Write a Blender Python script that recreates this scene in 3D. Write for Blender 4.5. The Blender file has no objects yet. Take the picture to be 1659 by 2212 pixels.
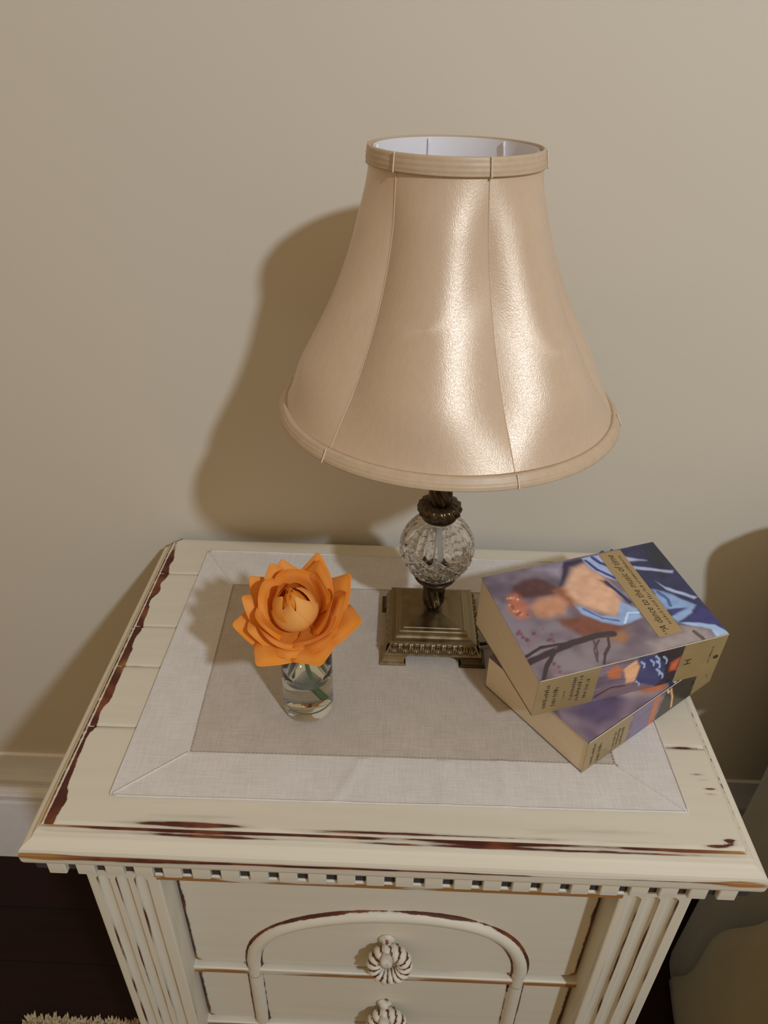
import bpy, math, random
import numpy as np
from mathutils import Matrix, Vector

random.seed(4)
rng = np.random.default_rng(7)
SC = bpy.context.scene
COL = SC.collection
PI = math.pi
ZT = 0.76                       # height of the nightstand's top above the floor

# ------------------------------------------------------------------ camera
CAM = np.array([-0.005, -0.7782, 0.5597 + ZT])
YAW, PITCH, ROLL, FPX = -0.0192, 0.5776, 0.0217, 1573.46
_f = np.array([math.sin(YAW) * math.cos(PITCH), math.cos(YAW) * math.cos(PITCH), -math.sin(PITCH)])
_r = np.array([math.cos(YAW), -math.sin(YAW), 0.0])
_u = np.cross(_r, _f)
_r2 = math.cos(ROLL) * _r + math.sin(ROLL) * _u
_u2 = -math.sin(ROLL) * _r + math.cos(ROLL) * _u
cam_d = bpy.data.cameras.new('camera')
cam_d.sensor_fit = 'VERTICAL'
cam_d.sensor_height = 36.0
cam_d.lens = 36.0 * FPX / 2212.0
cam_d.clip_start = 0.02
cam_o = bpy.data.objects.new('camera', cam_d)
COL.objects.link(cam_o)
cam_o.matrix_world = Matrix([[_r2[i], _u2[i], -_f[i], CAM[i]] for i in range(3)] + [[0, 0, 0, 1]])
SC.camera = cam_o

# ------------------------------------------------------------------ light
w = bpy.data.worlds.new('room_fill')
SC.world = w
w.use_nodes = True
w.node_tree.nodes['Background'].inputs[0].default_value = (1.0, 0.715, 0.41, 1)
w.node_tree.nodes['Background'].inputs[1].default_value = 0.40
kl = bpy.data.lights.new('ceiling_lamp_light', 'POINT')
kl.energy = 126
kl.color = (0.74, 0.86, 1.0)
kl.shadow_soft_size = 0.06
klo = bpy.data.objects.new('ceiling_lamp_light', kl)
klo.location = (1.04, -1.91, 1.70 + ZT)
COL.objects.link(klo)

SC.view_settings.view_transform = 'Standard'
SC.view_settings.look = 'None'
SC.view_settings.gamma = 1.0
SC.view_settings.use_curve_mapping = False
SC.view_settings.exposure = 0.0


# ------------------------------------------------------------------ helpers
def lin(r, g, b, k=1.0):
    def c(v):
        v /= 255.0
        return (v / 12.92 if v <= 0.04045 else ((v + 0.055) / 1.055) ** 2.4) * k
    if isinstance(k, tuple):
        kr, kg, kb, k = *k, 1.0
        return (c(r) * kr, c(g) * kg, c(b) * kb)
    return (c(r), c(g), c(b))


class NT:
    """small wrapper round a material's node tree"""
    def __init__(self, name):
        self.m = bpy.data.materials.new(name)
        self.m.use_nodes = True
        self.t = self.m.node_tree
        self.b = self.t.nodes['Principled BSDF']
        self.out = self.t.nodes['Material Output']

    def n(self, kind, **kw):
        x = self.t.nodes.new(kind)
        for k, v in kw.items():
            setattr(x, k, v)
        return x

    def l(self, a, b):
        self.t.links.new(a, b)

    def val(self, sock, v):
        if hasattr(v, 'is_output') or isinstance(v, bpy.types.NodeSocket):
            self.l(v, sock)
        else:
            if isinstance(v, tuple) and len(v) == 3 and sock.type == 'RGBA':
                v = v + (1,)
            sock.default_value = v

    def math(self, op, a, b=0.0, c=0.0, clamp=False):
        x = self.n('ShaderNodeMath', operation=op, use_clamp=clamp)
        self.val(x.inputs[0], a); self.val(x.inputs[1], b); self.val(x.inputs[2], c)
        return x.outputs[0]

    def mix(self, f, a, b, blend='MIX'):
        x = self.n('ShaderNodeMix', data_type='RGBA', blend_type=blend)
        self.val(x.inputs[0], f); self.val(x.inputs[6], a); self.val(x.inputs[7], b)
        return x.outputs[2]

    def coord(self, scale=(1, 1, 1), kind='Object'):
        c = self.n('ShaderNodeTexCoord')
        mp = self.n('ShaderNodeMapping')
        self.l(c.outputs[kind], mp.inputs['Vector'])
        mp.inputs['Scale'].default_value = scale
        return mp.outputs[0]

    def noise(self, vec, scale=1.0, detail=4.0, rough=0.55):
        x = self.n('ShaderNodeTexNoise')
        self.l(vec, x.inputs['Vector'])
        x.inputs['Scale'].default_value = scale
        x.inputs['Detail'].default_value = detail
        x.inputs['Roughness'].default_value = rough
        return x.outputs['Fac']

    def ramp(self, f, lo, hi, a=0.0, b=1.0):
        x = self.n('ShaderNodeMapRange', interpolation_type='SMOOTHSTEP')
        self.val(x.inputs[0], f)
        for i, v in zip((1, 2, 3, 4), (lo, hi, a, b)):
            x.inputs[i].default_value = v
        return x.outputs[0]

    def bump(self, h, strength=0.3, dist=0.001):
        x = self.n('ShaderNodeBump')
        x.inputs['Strength'].default_value = strength
        x.inputs['Distance'].default_value = dist
        self.val(x.inputs['Height'], h)
        self.l(x.outputs[0], self.b.inputs['Normal'])

    def set(self, **kw):
        names = dict(color='Base Color', rough='Roughness', metal='Metallic', spec='Specular IOR Level',
                     trans='Transmission Weight', ior='IOR', sheen='Sheen Weight', aniso='Anisotropic',
                     sss='Subsurface Weight')
        for k, v in kw.items():
            self.val(self.b.inputs[names[k]], v)
        return self


def simple(name, color, rough=0.5, metal=0.0, var=0.06, scale=40.0, spec=0.5):
    t = NT(name)
    n = t.noise(t.coord(), scale)
    a = tuple(c * (1 - var) for c in color)
    b = tuple(min(1, c * (1 + var)) for c in color)
    t.set(color=t.mix(n, a, b), rough=rough, metal=metal, spec=spec)
    return t.m


def wornpaint(name, scale, paint=(0.715, 0.655, 0.525), amp=0.55):
    """cream paint rubbed through to red-brown wood where the 'wear' attribute asks for it"""
    t = NT(name)
    v = t.coord(scale)
    fine = t.noise(v, 1.0, 5.0, 0.6)
    at = t.n('ShaderNodeAttribute', attribute_name='wear')
    m = t.math('ADD', at.outputs['Fac'], t.math('MULTIPLY', t.math('SUBTRACT', fine, 0.5), amp))
    mask = t.ramp(m, 0.46, 0.56)
    glaze = t.ramp(m, 0.26, 0.55, 0.0, 0.35)
    big = t.noise(t.coord(), 28.0, 2.0)
    wood = t.mix(t.ramp(big, 0.45, 0.7), (0.085, 0.020, 0.012), (0.22, 0.065, 0.022))
    tan = t.n('ShaderNodeAttribute', attribute_name='tan')
    wood = t.mix(tan.outputs['Fac'], wood, (0.42, 0.20, 0.06))
    pv = t.noise(t.coord(tuple(s * 0.5 for s in scale)), 1.0, 4.0)
    pc = t.mix(pv, tuple(c * 0.93 for c in paint), tuple(min(1, c * 1.05) for c in paint))
    pc = t.mix(glaze, pc, (0.22, 0.19, 0.16))
    t.set(color=t.mix(mask, pc, wood), rough=0.55, spec=0.35)
    t.bump(t.math('SUBTRACT', t.math('MULTIPLY', fine, 0.25), mask), 0.35, 0.0006)
    return t.m


PAINT = dict(x=wornpaint('worn_cream_paint_along_x', (14, 190, 190)),
             y=wornpaint('worn_cream_paint_along_y', (190, 14, 190)),
             z=wornpaint('worn_cream_paint_upright', (190, 190, 14)),
             r=wornpaint('worn_cream_paint_round', (120, 120, 120)))


def mk(name, verts, faces, mat, parent=None, smooth=False, attrs=None, cols=None):
    me = bpy.data.meshes.new(name)
    me.from_pydata([tuple(map(float, v)) for v in verts], [], [tuple(map(int, f)) for f in faces])
    if attrs:
        for k, a in attrs.items():
            at = me.attributes.new(k, 'FLOAT', 'POINT')
            at.data.foreach_set('value', np.asarray(a, dtype=np.float32).ravel())
    if cols is not None:
        at = me.attributes.new('print', 'FLOAT_COLOR', 'POINT')
        at.data.foreach_set('color', np.asarray(cols, dtype=np.float32).ravel())
    if smooth:
        me.polygons.foreach_set('use_smooth', [True] * len(me.polygons))
    me.materials.append(mat)
    me.update()
    o = bpy.data.objects.new(name, me)
    COL.objects.link(o)
    if parent is not None:
        o.parent = parent
    return o


def tag(o, label, cat, group=None):
    o['label'] = label
    o['category'] = cat
    if group:
        o['group'] = group
    return o


def struct(o):
    o['kind'] = 'structure'
    return o


def thing(name, label, cat, loc, group=None):
    e = bpy.data.objects.new(name, None)
    e.empty_display_size = 0.05
    COL.objects.link(e)
    e.location = loc
    return tag(e, label, cat, group)


def rel(verts, o):
    """points given from the table-top origin -> the frame of the thing standing at o (also table frame)"""
    return np.asarray(verts, float) - np.asarray(o, float)


def grid(nu, nv, f, closed_u=False):
    """f(U,V) -> (n,3) array for u,v in 0..1; returns verts, faces"""
    us = np.linspace(0, 1, nu + 1)[:-1] if closed_u else np.linspace(0, 1, nu)
    vs = np.linspace(0, 1, nv)
    U, V = np.meshgrid(us, vs)
    P = f(U.ravel(), V.ravel())
    n = len(us)
    F = []
    for j in range(nv - 1):
        for i in range(n if closed_u else n - 1):
            a, b = j * n + i, j * n + (i + 1) % n
            F.append((a, b, b + n, a + n))
    return P, F


def join(*parts):
    V, F, k = [], [], 0
    for v, f in parts:
        v = np.asarray(v, float)
        V.append(v)
        F += [tuple(i + k for i in q) for q in f]
        k += len(v)
    return np.concatenate(V), F


def box(x0, x1, y0, y1, z0, z1, b=0.0):
    """box with chamfered edges"""
    if b <= 0:
        v = [(x, y, z) for z in (z0, z1) for y in (y0, y1) for x in (x0, x1)]
        return np.array(v, float), [(0, 2, 3, 1), (4, 5, 7, 6), (0, 1, 5, 4), (2, 6, 7, 3), (0, 4, 6, 2), (1, 3, 7, 5)]
    V, idx = [], {}
    lo, hi = (x0, y0, z0), (x1, y1, z1)
    for s in [(a, c, d) for a in (0, 1) for c in (0, 1) for d in (0, 1)]:
        for ax in range(3):
            p = []
            for k in range(3):
                e = hi[k] if s[k] else lo[k]
                p.append(e if k == ax else e + (-b if s[k] else b))
            idx[s, ax] = len(V)
            V.append(p)
    F = []
    for ax in range(3):
        o1, o2 = (ax + 1) % 3, (ax + 2) % 3
        for e in (0, 1):
            q = []
            for a, c in ((0, 0), (1, 0), (1, 1), (0, 1)):
                s = [0, 0, 0]
                s[ax], s[o1], s[o2] = e, a, c
                q.append(idx[tuple(s), ax])
            F.append(tuple(q if e else q[::-1]))
        for a in (0, 1):
            for c in (0, 1):
                s0, s1 = [0, 0, 0], [0, 0, 0]
                s0[o1] = s1[o1] = a
                s0[o2] = s1[o2] = c
                s1[ax] = 1
                F.append((idx[tuple(s0), o1], idx[tuple(s1), o1], idx[tuple(s1), o2], idx[tuple(s0), o2]))
    for s in [(a, c, d) for a in (0, 1) for c in (0, 1) for d in (0, 1)]:
        F.append((idx[s, 0], idx[s, 1], idx[s, 2]))
    return np.array(V, float), F


def lathe(prof, n=64, mod=None, cap=True, c=(0, 0, 0)):
    """prof [(r,z)] turned round z; mod(theta, i, r, z) -> (r, z)"""
    th = np.arange(n) * 2 * PI / n
    V, F = [], []
    for i, (r, z) in enumerate(prof):
        rr, zz = (np.full(n, r), np.full(n, z)) if mod is None else mod(th, i, r, z)
        V.append(np.stack([rr * np.cos(th), rr * np.sin(th), zz * np.ones(n)], 1))
    for i in range(len(prof) - 1):
        for k in range(n):
            a, b = i * n + k, i * n + (k + 1) % n
            F.append((a, b, b + n, a + n))
    if cap:
        F.append(tuple(range(n))[::-1])
        m = (len(prof) - 1) * n
        F.append(tuple(range(m, m + n)))
    return np.concatenate(V) + np.array(c), F


def tube(pts, rad, n=10, closed=False):
    pts = np.asarray(pts, float)
    m = len(pts)
    rad = np.broadcast_to(np.asarray(rad, float), (m,))
    T = (np.roll(pts, -1, 0) - np.roll(pts, 1, 0)) if closed else np.gradient(pts, axis=0)
    T /= np.linalg.norm(T, axis=1)[:, None] + 1e-12
    up = np.array([0, 0, 1.0]) if abs(T[0][2]) < 0.9 else np.array([1.0, 0, 0])
    N = np.cross(T[0], up); N /= np.linalg.norm(N)
    V = []
    a = np.arange(n) * 2 * PI / n
    for i in range(m):
        N = N - T[i] * (N @ T[i]); N /= np.linalg.norm(N)
        Bn = np.cross(T[i], N)
        V.append(pts[i] + rad[i] * (np.cos(a)[:, None] * N + np.sin(a)[:, None] * Bn))
    F = []
    for i in range(m if closed else m - 1):
        for k in range(n):
            j = (i + 1) % m
            F.append((i * n + k, i * n + (k + 1) % n, j * n + (k + 1) % n, j * n + k))
    if not closed:
        F.append(tuple(range(n))[::-1])
        F.append(tuple(range((m - 1) * n, m * n)))
    return np.concatenate(V), F


def catmull(P, k=8):
    P = np.asarray(P, float)
    Q = np.concatenate([[2 * P[0] - P[1]], P, [2 * P[-1] - P[-2]]])
    out = []
    for i in range(1, len(Q) - 2):
        for t in np.linspace(0, 1, k, endpoint=False):
            a, b, c, d = Q[i - 1:i + 3]
            out.append(0.5 * (2 * b + (c - a) * t + (2 * a - 5 * b + 4 * c - d) * t * t + (3 * b - a - 3 * c + d) * t ** 3))
    out.append(P[-1])
    return np.array(out)


_tab = rng.random(4096)


def n1(x, seed=0):
    """smooth 1-D value noise 0..1"""
    x = np.asarray(x, float) + seed * 37.3
    i = np.floor(x).astype(int)
    f = x - i
    f = f * f * (3 - 2 * f)
    return _tab[i % 4096] * (1 - f) + _tab[(i + 1) % 4096] * f


def n2(x, y, seed=0):
    x = np.asarray(x, float); y = np.asarray(y, float)
    i = np.floor(x).astype(int); j = np.floor(y).astype(int)
    f = x - i; g = y - j
    f = f * f * (3 - 2 * f); g = g * g * (3 - 2 * g)
    h = lambda a, b: _tab[(a * 157 + b * 911 + seed * 71) % 4096]
    return (h(i, j) * (1 - f) + h(i + 1, j) * f) * (1 - g) + (h(i, j + 1) * (1 - f) + h(i + 1, j + 1) * f) * g


def smooth01(x, a, b):
    t = np.clip((x - a) / (b - a), 0, 1)
    return t * t * (3 - 2 * t)


# ------------------------------------------------------------------ the room
def wall_mat():
    t = NT('cream_wall_paint')
    a = t.noise(t.coord(), 3.0, 2.0)
    f = t.noise(t.coord(), 260.0, 3.0)
    t.set(color=t.mix(a, (0.66, 0.60, 0.495), (0.69, 0.63, 0.52)), rough=0.6, spec=0.25)
    t.bump(f, 0.12, 0.0008)
    return t.m


YW = 0.02
v, f = box(-2.6, 2.6, YW, YW + 0.12, 0.0, 2.6)
struct(mk('wall_back', v, f, wall_mat()))


def floor_mat():
    t = NT('dark_mahogany_boards')
    g = t.noise(t.coord((3, 60, 3)), 1.0, 5.0)
    br = t.n('ShaderNodeTexBrick')
    t.l(t.coord(), br.inputs['Vector'])
    br.inputs['Scale'].default_value = 1.0
    br.inputs['Brick Width'].default_value = 1.7
    br.inputs['Row Height'].default_value = 0.09
    br.inputs['Mortar Size'].default_value = 0.0012
    br.inputs['Color1'].default_value = (1, 1, 1, 1)
    br.inputs['Color2'].default_value = (0.7, 0.7, 0.7, 1)
    br.inputs['Mortar'].default_value = (0.2, 0.2, 0.2, 1)
    c = t.mix(g, (0.012, 0.003, 0.002), (0.026, 0.007, 0.004))
    t.set(color=t.mix(1.0, c, br.outputs['Color'], 'MULTIPLY'), rough=0.42, spec=0.2)
    return t.m


v, f = box(-2.6, 2.6, -3.6, YW, -0.05, 0.0)
struct(mk('floor', v, f, floor_mat()))

# tall moulded skirting board
sk = [(0, 0), (-0.016, 0), (-0.016, 0.165), (-0.0150, 0.172), (-0.0155, 0.178), (-0.0165, 0.186), (-0.0135, 0.196),
      (-0.0095, 0.204), (-0.0085, 0.212), (-0.0120, 0.218), (-0.0120, 0.226), (-0.0090, 0.236), (-0.0060, 0.252),
      (-0.0050, 0.268), (-0.0050, 0.284), (0, 0.286)]
V, F = [], []
for x in (-2.6, 2.6):
    V += [(x, YW + o, z) for o, z in sk]
n = len(sk)
for i in range(n - 1):
    F.append((i, i + 1, n + i + 1, n + i))
F += [tuple(range(n))[::-1], tuple(range(n, 2 * n))]
struct(mk('baseboard_back', V, F, simple('white_skirting_gloss', (0.84, 0.82, 0.83), 0.35)))

# ------------------------------------------------------------------ nightstand
NS = (0.0, -0.2, 0.0)
ns = thing('nightstand', 'distressed cream painted nightstand with carved drawers, fluted corners and dentil moulding',
           'nightstand', NS)
O = (NS[0], NS[1], -ZT)                       # its origin seen from the table-top frame
XH, YB, YFR = 0.2945, 0.0, -0.416             # flat of the top: half width, back, front
CH = 0.010                                    # clipped back corners


def part(name, v, f, mat, parent=None, **kw):
    return mk(name, rel(v, O), f, mat, parent if parent is not None else ns, **kw)


# moulded edge of the top, swept along left, front and right
prof = [(-0.006, -0.0012), (0.0, -0.0012), (0.0008, -0.0006), (0.0018, -0.0006), (0.0022, -0.0032), (0.0045, -0.0035), (0.0058, -0.0052),
        (0.0072, -0.0082), (0.0092, -0.0102), (0.0118, -0.0112), (0.0140, -0.0122), (0.0158, -0.0142), (0.0168, -0.0168),
        (0.0172, -0.0190), (0.0176, -0.0196), (0.0176, -0.0230), (0.0172, -0.0290), (0.0162, -0.0322), (0.0100, -0.0335), (-0.0300, -0.0335)]
wear_p = np.array([.25, .30, .62, .66, .40, .50, .28, .08, .02, 0, .02, .05, .10, .40, .62, .30, .04, .06, .25, .30])
corner = [(-XH + CH, YB), (-XH, YB - CH), (-XH, YFR), (XH, YFR), (XH, YB - CH), (XH - CH, YB)]
path = []
for a, b in zip(corner[:-1], corner[1:]):
    L = math.hypot(b[0] - a[0], b[1] - a[1])
    k = max(2, int(L / 0.006))
    path += [(a[0] + (b[0] - a[0]) * t, a[1] + (b[1] - a[1]) * t) for t in np.linspace(0, 1, k, endpoint=False)]
path.append(corner[-1])
path = np.array(path)
nrm = []
for i in range(len(path)):
    d0 = path[i] - path[i - 1] if i else path[1] - path[0]
    d1 = path[i + 1] - path[i] if i < len(path) - 1 else d0
    d0 = d0 / np.linalg.norm(d0); d1 = d1 / np.linalg.norm(d1)
    a0, a1 = np.array([d0[1], -d0[0]]), np.array([d1[1], -d1[0]])   # outward: right of travel ... checked below
    m = (a0 + a1) / 2
    nrm.append(m / (m @ m))
nrm = np.array(nrm)
if nrm[len(nrm) // 2][1] > 0:
    nrm = -nrm
V, Wr, Tn = [], [], []
for i, (p, q) in enumerate(zip(path, nrm)):
    side = 'l' if p[0] < -XH + 1e-6 else ('r' if p[0] > XH - 1e-6 else 'f')
    if abs(p[1] - YFR) < 1e-6 and abs(p[0]) < XH - 0.0005:
        side = 'f'
    s = p[0] if side == 'f' else p[1]
    ends = math.exp(-((abs(p[0]) - XH) ** 2 + (p[1] - YFR) ** 2) / 0.0006)
    for j, (o, z) in enumerate(prof):
        V.append((p[0] + q[0] * o, p[1] + q[1] * o, z))
        base = wear_p[j]
        if side == 'f':
            amp = 0.80 + 0.55 * n1(s * 13 + j // 4 * 9, 3)
            if j in (13, 14, 15):
                amp *= 0.75 + 0.6 * smooth01(-s, -0.2, 0.25)
        elif side == 'l':
            amp = 0.9 if j < 5 else (0.25 + 0.35 * n1(s * 22, 5))
        else:
            amp = (0.75 if j in (4, 5) else 0.25) + 0.35 * n1(s * 18, 8)
        Wr.append(min(0.9, base * amp + (0.35 * ends if 11 < j < 16 else 0)))
        Tn.append(min(1, 1.2 * ends))
n = len(prof)
F = [(i * n + j, i * n + j + 1, (i + 1) * n + j + 1, (i + 1) * n + j) for i in range(len(path) - 1) for j in range(n - 1)]
top = part('top_moulding', V, F, PAINT['x'], attrs=dict(wear=Wr, tan=Tn))

# the planks of the top, joints between them
joints = [YB, -0.074, -0.170, -0.232, -0.312, YFR]
# rubbed spots: (x, y, half length, half width, strength)
spots = [(0.272, -0.312, 0.026, 0.0045, 0.62), (0.255, -0.310, 0.03, 0.002, 0.4), (0.275, -0.3375, 0.014, 0.0016, 0.62), (0.278, -0.3425, 0.012, 0.0012, 0.58), (0.282, -0.3470, 0.010, 0.0018, 0.64), (0.280, -0.3525, 0.011, 0.0012, 0.55),
         (0.285, -0.3575, 0.009, 0.0020, 0.66), (0.283, -0.3625, 0.010, 0.0012, 0.55), (0.289, -0.3670, 0.006, 0.0014, 0.6), (0.282, -0.396, 0.014, 0.0014, 0.42),
         (-0.10, -0.397, 0.10, 0.0016, 0.42), (0.05, -0.400, 0.12, 0.0014, 0.42), (-0.16, -0.405, 0.07, 0.002, 0.5),
         (-0.2, -0.392, 0.05, 0.0012, 0.36), (0.02, -0.393, 0.07, 0.0012, 0.38), (0.16, -0.404, 0.09, 0.0016, 0.44),
         (-0.24, -0.388, 0.03, 0.0012, 0.36), (-0.275, -0.232, 0.018, 0.004, 0.5), (-0.284, -0.075, 0.008, 0.004, 0.5),
         (0.05, -0.413, 0.13, 0.0032, 0.62), (-0.17, -0.4125, 0.085, 0.0042, 0.72), (-0.02, -0.4140, 0.12, 0.0026, 0.64), (0.20, -0.4145, 0.09, 0.0020, 0.58),
         (0.272, -0.4130, 0.016, 0.0026, 0.72), (0.284, -0.4080, 0.008, 0.0035, 0.72), (-0.255, -0.4148, 0.05, 0.0012, 0.6)]
for k in range(len(joints) - 1):
    y1, y0 = joints[k], joints[k + 1]
    if k > 0:
        y1 -= 0.0006
    if k < len(joints) - 2:
        y0 += 0.0006
    nx, ny = 200, max(8, int((y1 - y0) / 0.0028))

    def fpl(U, Vv, y0=y0, y1=y1, k=k):
        y = y0 + (y1 - y0) * Vv
        clip = np.maximum(0, CH - (YB - y))                  # back corners cut off
        hw = XH - clip
        x = -hw + 2 * hw * U
        e = np.minimum(np.abs(y - y0), np.abs(y1 - y))
        return np.stack([x, y, -0.0009 * np.exp(-e / 0.0012)], 1)
    P, F = grid(nx, ny, fpl)
    x, y = P[:, 0], P[:, 1]
    dl = x + XH
    wl = 0.0082 + 0.006 * (n1(y * 60, 2) - 0.5) + 0.006 * (n1(y * 22, 9) - 0.5)
    wr = 0.95 * (1 - smooth01(dl, wl - 0.002, wl + 0.003)) * smooth01(dl, 0.0, 0.0015)
    wr *= 1 - 0.85 * smooth01(y, -0.05, -0.02) * 0.5
    e = np.minimum(np.abs(y - y0), np.abs(y1 - y))
    if 0 < k:
        wr = np.maximum(wr, 0.42 * np.exp(-np.abs(y1 - y) / 0.0016) * (0.5 + n1(x * 14, k)))
    for sx, sy, hl, hw_, st in spots:
        wr = np.maximum(wr, st * np.exp(-((x - sx) / hl) ** 2 - ((y - sy) / hw_) ** 2))
    wr = np.maximum(wr, 0.40 * smooth01(-y, 0.388, 0.402) * n1(x * 9, 12) * (0.4 + 0.9 * n1(y * 420, 2)))
    tn = np.exp(-((x + 0.281) ** 2 + (y + 0.232) ** 2) / 0.00008)
    bot = P.copy(); bot[:, 2] = -0.018
    # skirt round the plank so that it has thickness
    ring = list(range(nx)) + [j * nx + nx - 1 for j in range(1, ny)] + [(ny - 1) * nx + i for i in range(nx - 2, -1, -1)] + [j * nx for j in range(ny - 2, 0, -1)]
    m0 = len(P)
    SV = P[ring].copy(); SV[:, 2] = -0.018
    F = F + [(ring[i], m0 + i, m0 + (i + 1) % len(ring), ring[(i + 1) % len(ring)]) for i in range(len(ring))]
    F.append(tuple(m0 + i for i in range(len(ring)))[::-1])
    z = np.zeros(len(ring))
    part('plank', np.concatenate([P, SV]), F, PAINT['x'], parent=top, attrs=dict(wear=np.concatenate([wr, z + 0.3]), tan=np.concatenate([tn, z])))

# carcass
YP, YD = -0.422, -0.396                       # planes of the pilasters and of the drawer fronts
v1 = box(-0.258, 0.258, -0.385, -0.012, -ZT + 0.06, -0.0185, 0.001)
part('carcass', *v1, PAINT['z'])
v1 = box(-0.262, 0.262, -0.405, -0.008, -ZT, -ZT + 0.07, 0.002)
part('plinth', *v1, PAINT['x'])
# frieze behind the dentils and the rail above the first drawer
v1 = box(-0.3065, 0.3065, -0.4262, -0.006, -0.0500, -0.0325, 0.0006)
part('frieze', *v1, simple('dark_wax_shade_recess', (0.045, 0.036, 0.040), 0.6, var=0.3))  # dark colour combines antiquing wax with painted-in shade of the dentil gaps


def rail(z0, z1, yf, x0=-0.2065, x1=0.2065, lo=0.62):
    P, F = [], []
    xs = np.linspace(x0, x1, 90)
    cs = [(yf + 0.014, z1, .0), (yf + 0.0012, z1, .04), (yf, z1 - 0.001, .25), (yf, (z0 + z1) / 2 + 0.001, lo * .8), (yf, z0 + 0.0006, lo), (yf + 0.014, z0, lo)]
    A, T = [], []
    for xx in xs:
        for yy, zz, ww in cs:
            P.append((xx, yy, zz)); A.append(ww * (0.75 + 0.5 * n1(xx * 25, 4))); T.append(0.75)
    n = len(cs)
    for i in range(len(xs) - 1):
        for j in range(n - 1):
            F.append((i * n + j, i * n + j + 1, (i + 1) * n + j + 1, (i + 1) * n + j))
    return part('rail', P, F, PAINT['x'], attrs=dict(wear=A, tan=T))


rail(-0.0590, -0.0500, -0.4276, x0=-0.2030, x1=0.2010, lo=0.62)
rail(-0.2800, -0.2700, -0.4005)
rail(-0.4060, -0.3960, -0.4005)
rail(-0.5900, -0.5800, -0.4005)

# dentils: one shared mesh
dv, df = box(-0.0078, 0.0078, -0.0026, 0.0040, -0.0158, 0.0, 0.0008)
dme = None
P_ = 0.0248
front_x = [(-11.5 + i) * P_ for i in range(24)]
places = [(x, -0.4286, 0) for x in front_x] + [(s * 0.3089, -0.408 + i * P_, s * PI / 2) for s in (-1, 1) for i in range(16)]
for (x, y, rz) in places:
    if dme is None:
        o = mk('dentil', dv, df, PAINT['x'], ns, attrs=dict(wear=np.where(dv[:, 2] < -0.009, .42, .2)))
        dme = o.data
    else:
        o = bpy.data.objects.new('dentil', dme)
        COL.objects.link(o); o.parent = ns
    o.location = (x - O[0], y - O[1], -0.0330 - O[2])
    o.rotation_euler = (0, 0, rz)

# fluted pilasters
for s in (-1, 1):
    xa, xb = (-0.2685, -0.2035) if s < 0 else (0.2015, 0.2645)
    zt_, zb = -0.0335, -ZT + 0.005
    zs = np.concatenate([np.linspace(0, 0.06, 40), np.linspace(0.06, 0.46, 60)[1:], [zt_ - zb]])
    nx = 110
    xs = np.linspace(xa, xb, nx)
    fl = [xa + (xb - xa) * q for q in (0.22, 0.48, 0.74)]
    X, Dz = np.meshgrid(xs, zs)
    dep = np.zeros_like(X); wr = np.zeros_like(X)
    hwf, ztop = 0.0056, 0.0315
    for c in fl:
        dx = np.abs(X - c)
        cap_ = np.sqrt(dx ** 2 + np.minimum(0, Dz - ztop - hwf) ** 2)
        r = np.where(Dz < ztop + hwf, cap_, dx)
        dep = np.maximum(dep, 0.0050 * np.sqrt(np.clip(1 - (r / hwf) ** 2, 0, 1)))
        wr = np.maximum(wr, 0.62 * np.exp(-((r - hwf) / 0.0009) ** 2) * (0.55 + 0.6 * n2(X * 200, Dz * 30, 3)))
        wr = np.maximum(wr, 0.38 * (r < hwf) * n2(X * 240 + 9, Dz * 16, 5))
    edge = np.minimum(X - xa, xb - X)
    wr = np.maximum(wr, 0.5 * np.exp(-edge / 0.0010) * n1(Dz * 30, 6))
    dep = dep + 0.0012 * np.exp(-edge / 0.0007)
    P = np.stack([X, YP + dep, zt_ - Dz], -1).reshape(-1, 3)
    m = nx
    F = [(j * m + i, (j + 1) * m + i, (j + 1) * m + i + 1, j * m + i + 1) for j in range(len(zs) - 1) for i in range(m - 1)]
    W_ = list(wr.ravel())
    b0 = len(P)
    back = [(xa, -0.37, zt_), (xb, -0.37, zt_), (xb, -0.37, zb), (xa, -0.37, zb)]
    P = np.concatenate([P, back]); W_ += [0, 0, 0, 0]
    L_ = (len(zs) - 1) * m
    F += [(b0, b0 + 3) + tuple(j * m for j in range(len(zs) - 1, -1, -1)),
          (b0 + 2, b0 + 1) + tuple(j * m + m - 1 for j in range(len(zs))),
          (b0 + 1, b0 + 0) + tuple(range(m)), (b0 + 3, b0 + 2) + tuple(range(L_ + m - 1, L_ - 1, -1)), (b0, b0 + 1, b0 + 2, b0 + 3)]
    part('fluted_pilaster', P, F, PAINT['z'], attrs=dict(wear=W_))

# drawers
arch = np.array([(-0.139, -0.268), (-0.1385, -0.251), (-0.1335, -0.227), (-0.120, -0.2045), (-0.100, -0.187), (-0.072, -0.1735),
                 (-0.035, -0.163), (0.0, -0.1595), (0.037, -0.1605), (0.074, -0.168), (0.102, -0.181), (0.123, -0.202), (0.1355, -0.229),
                 (0.140, -0.252), (0.140, -0.268)])


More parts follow.
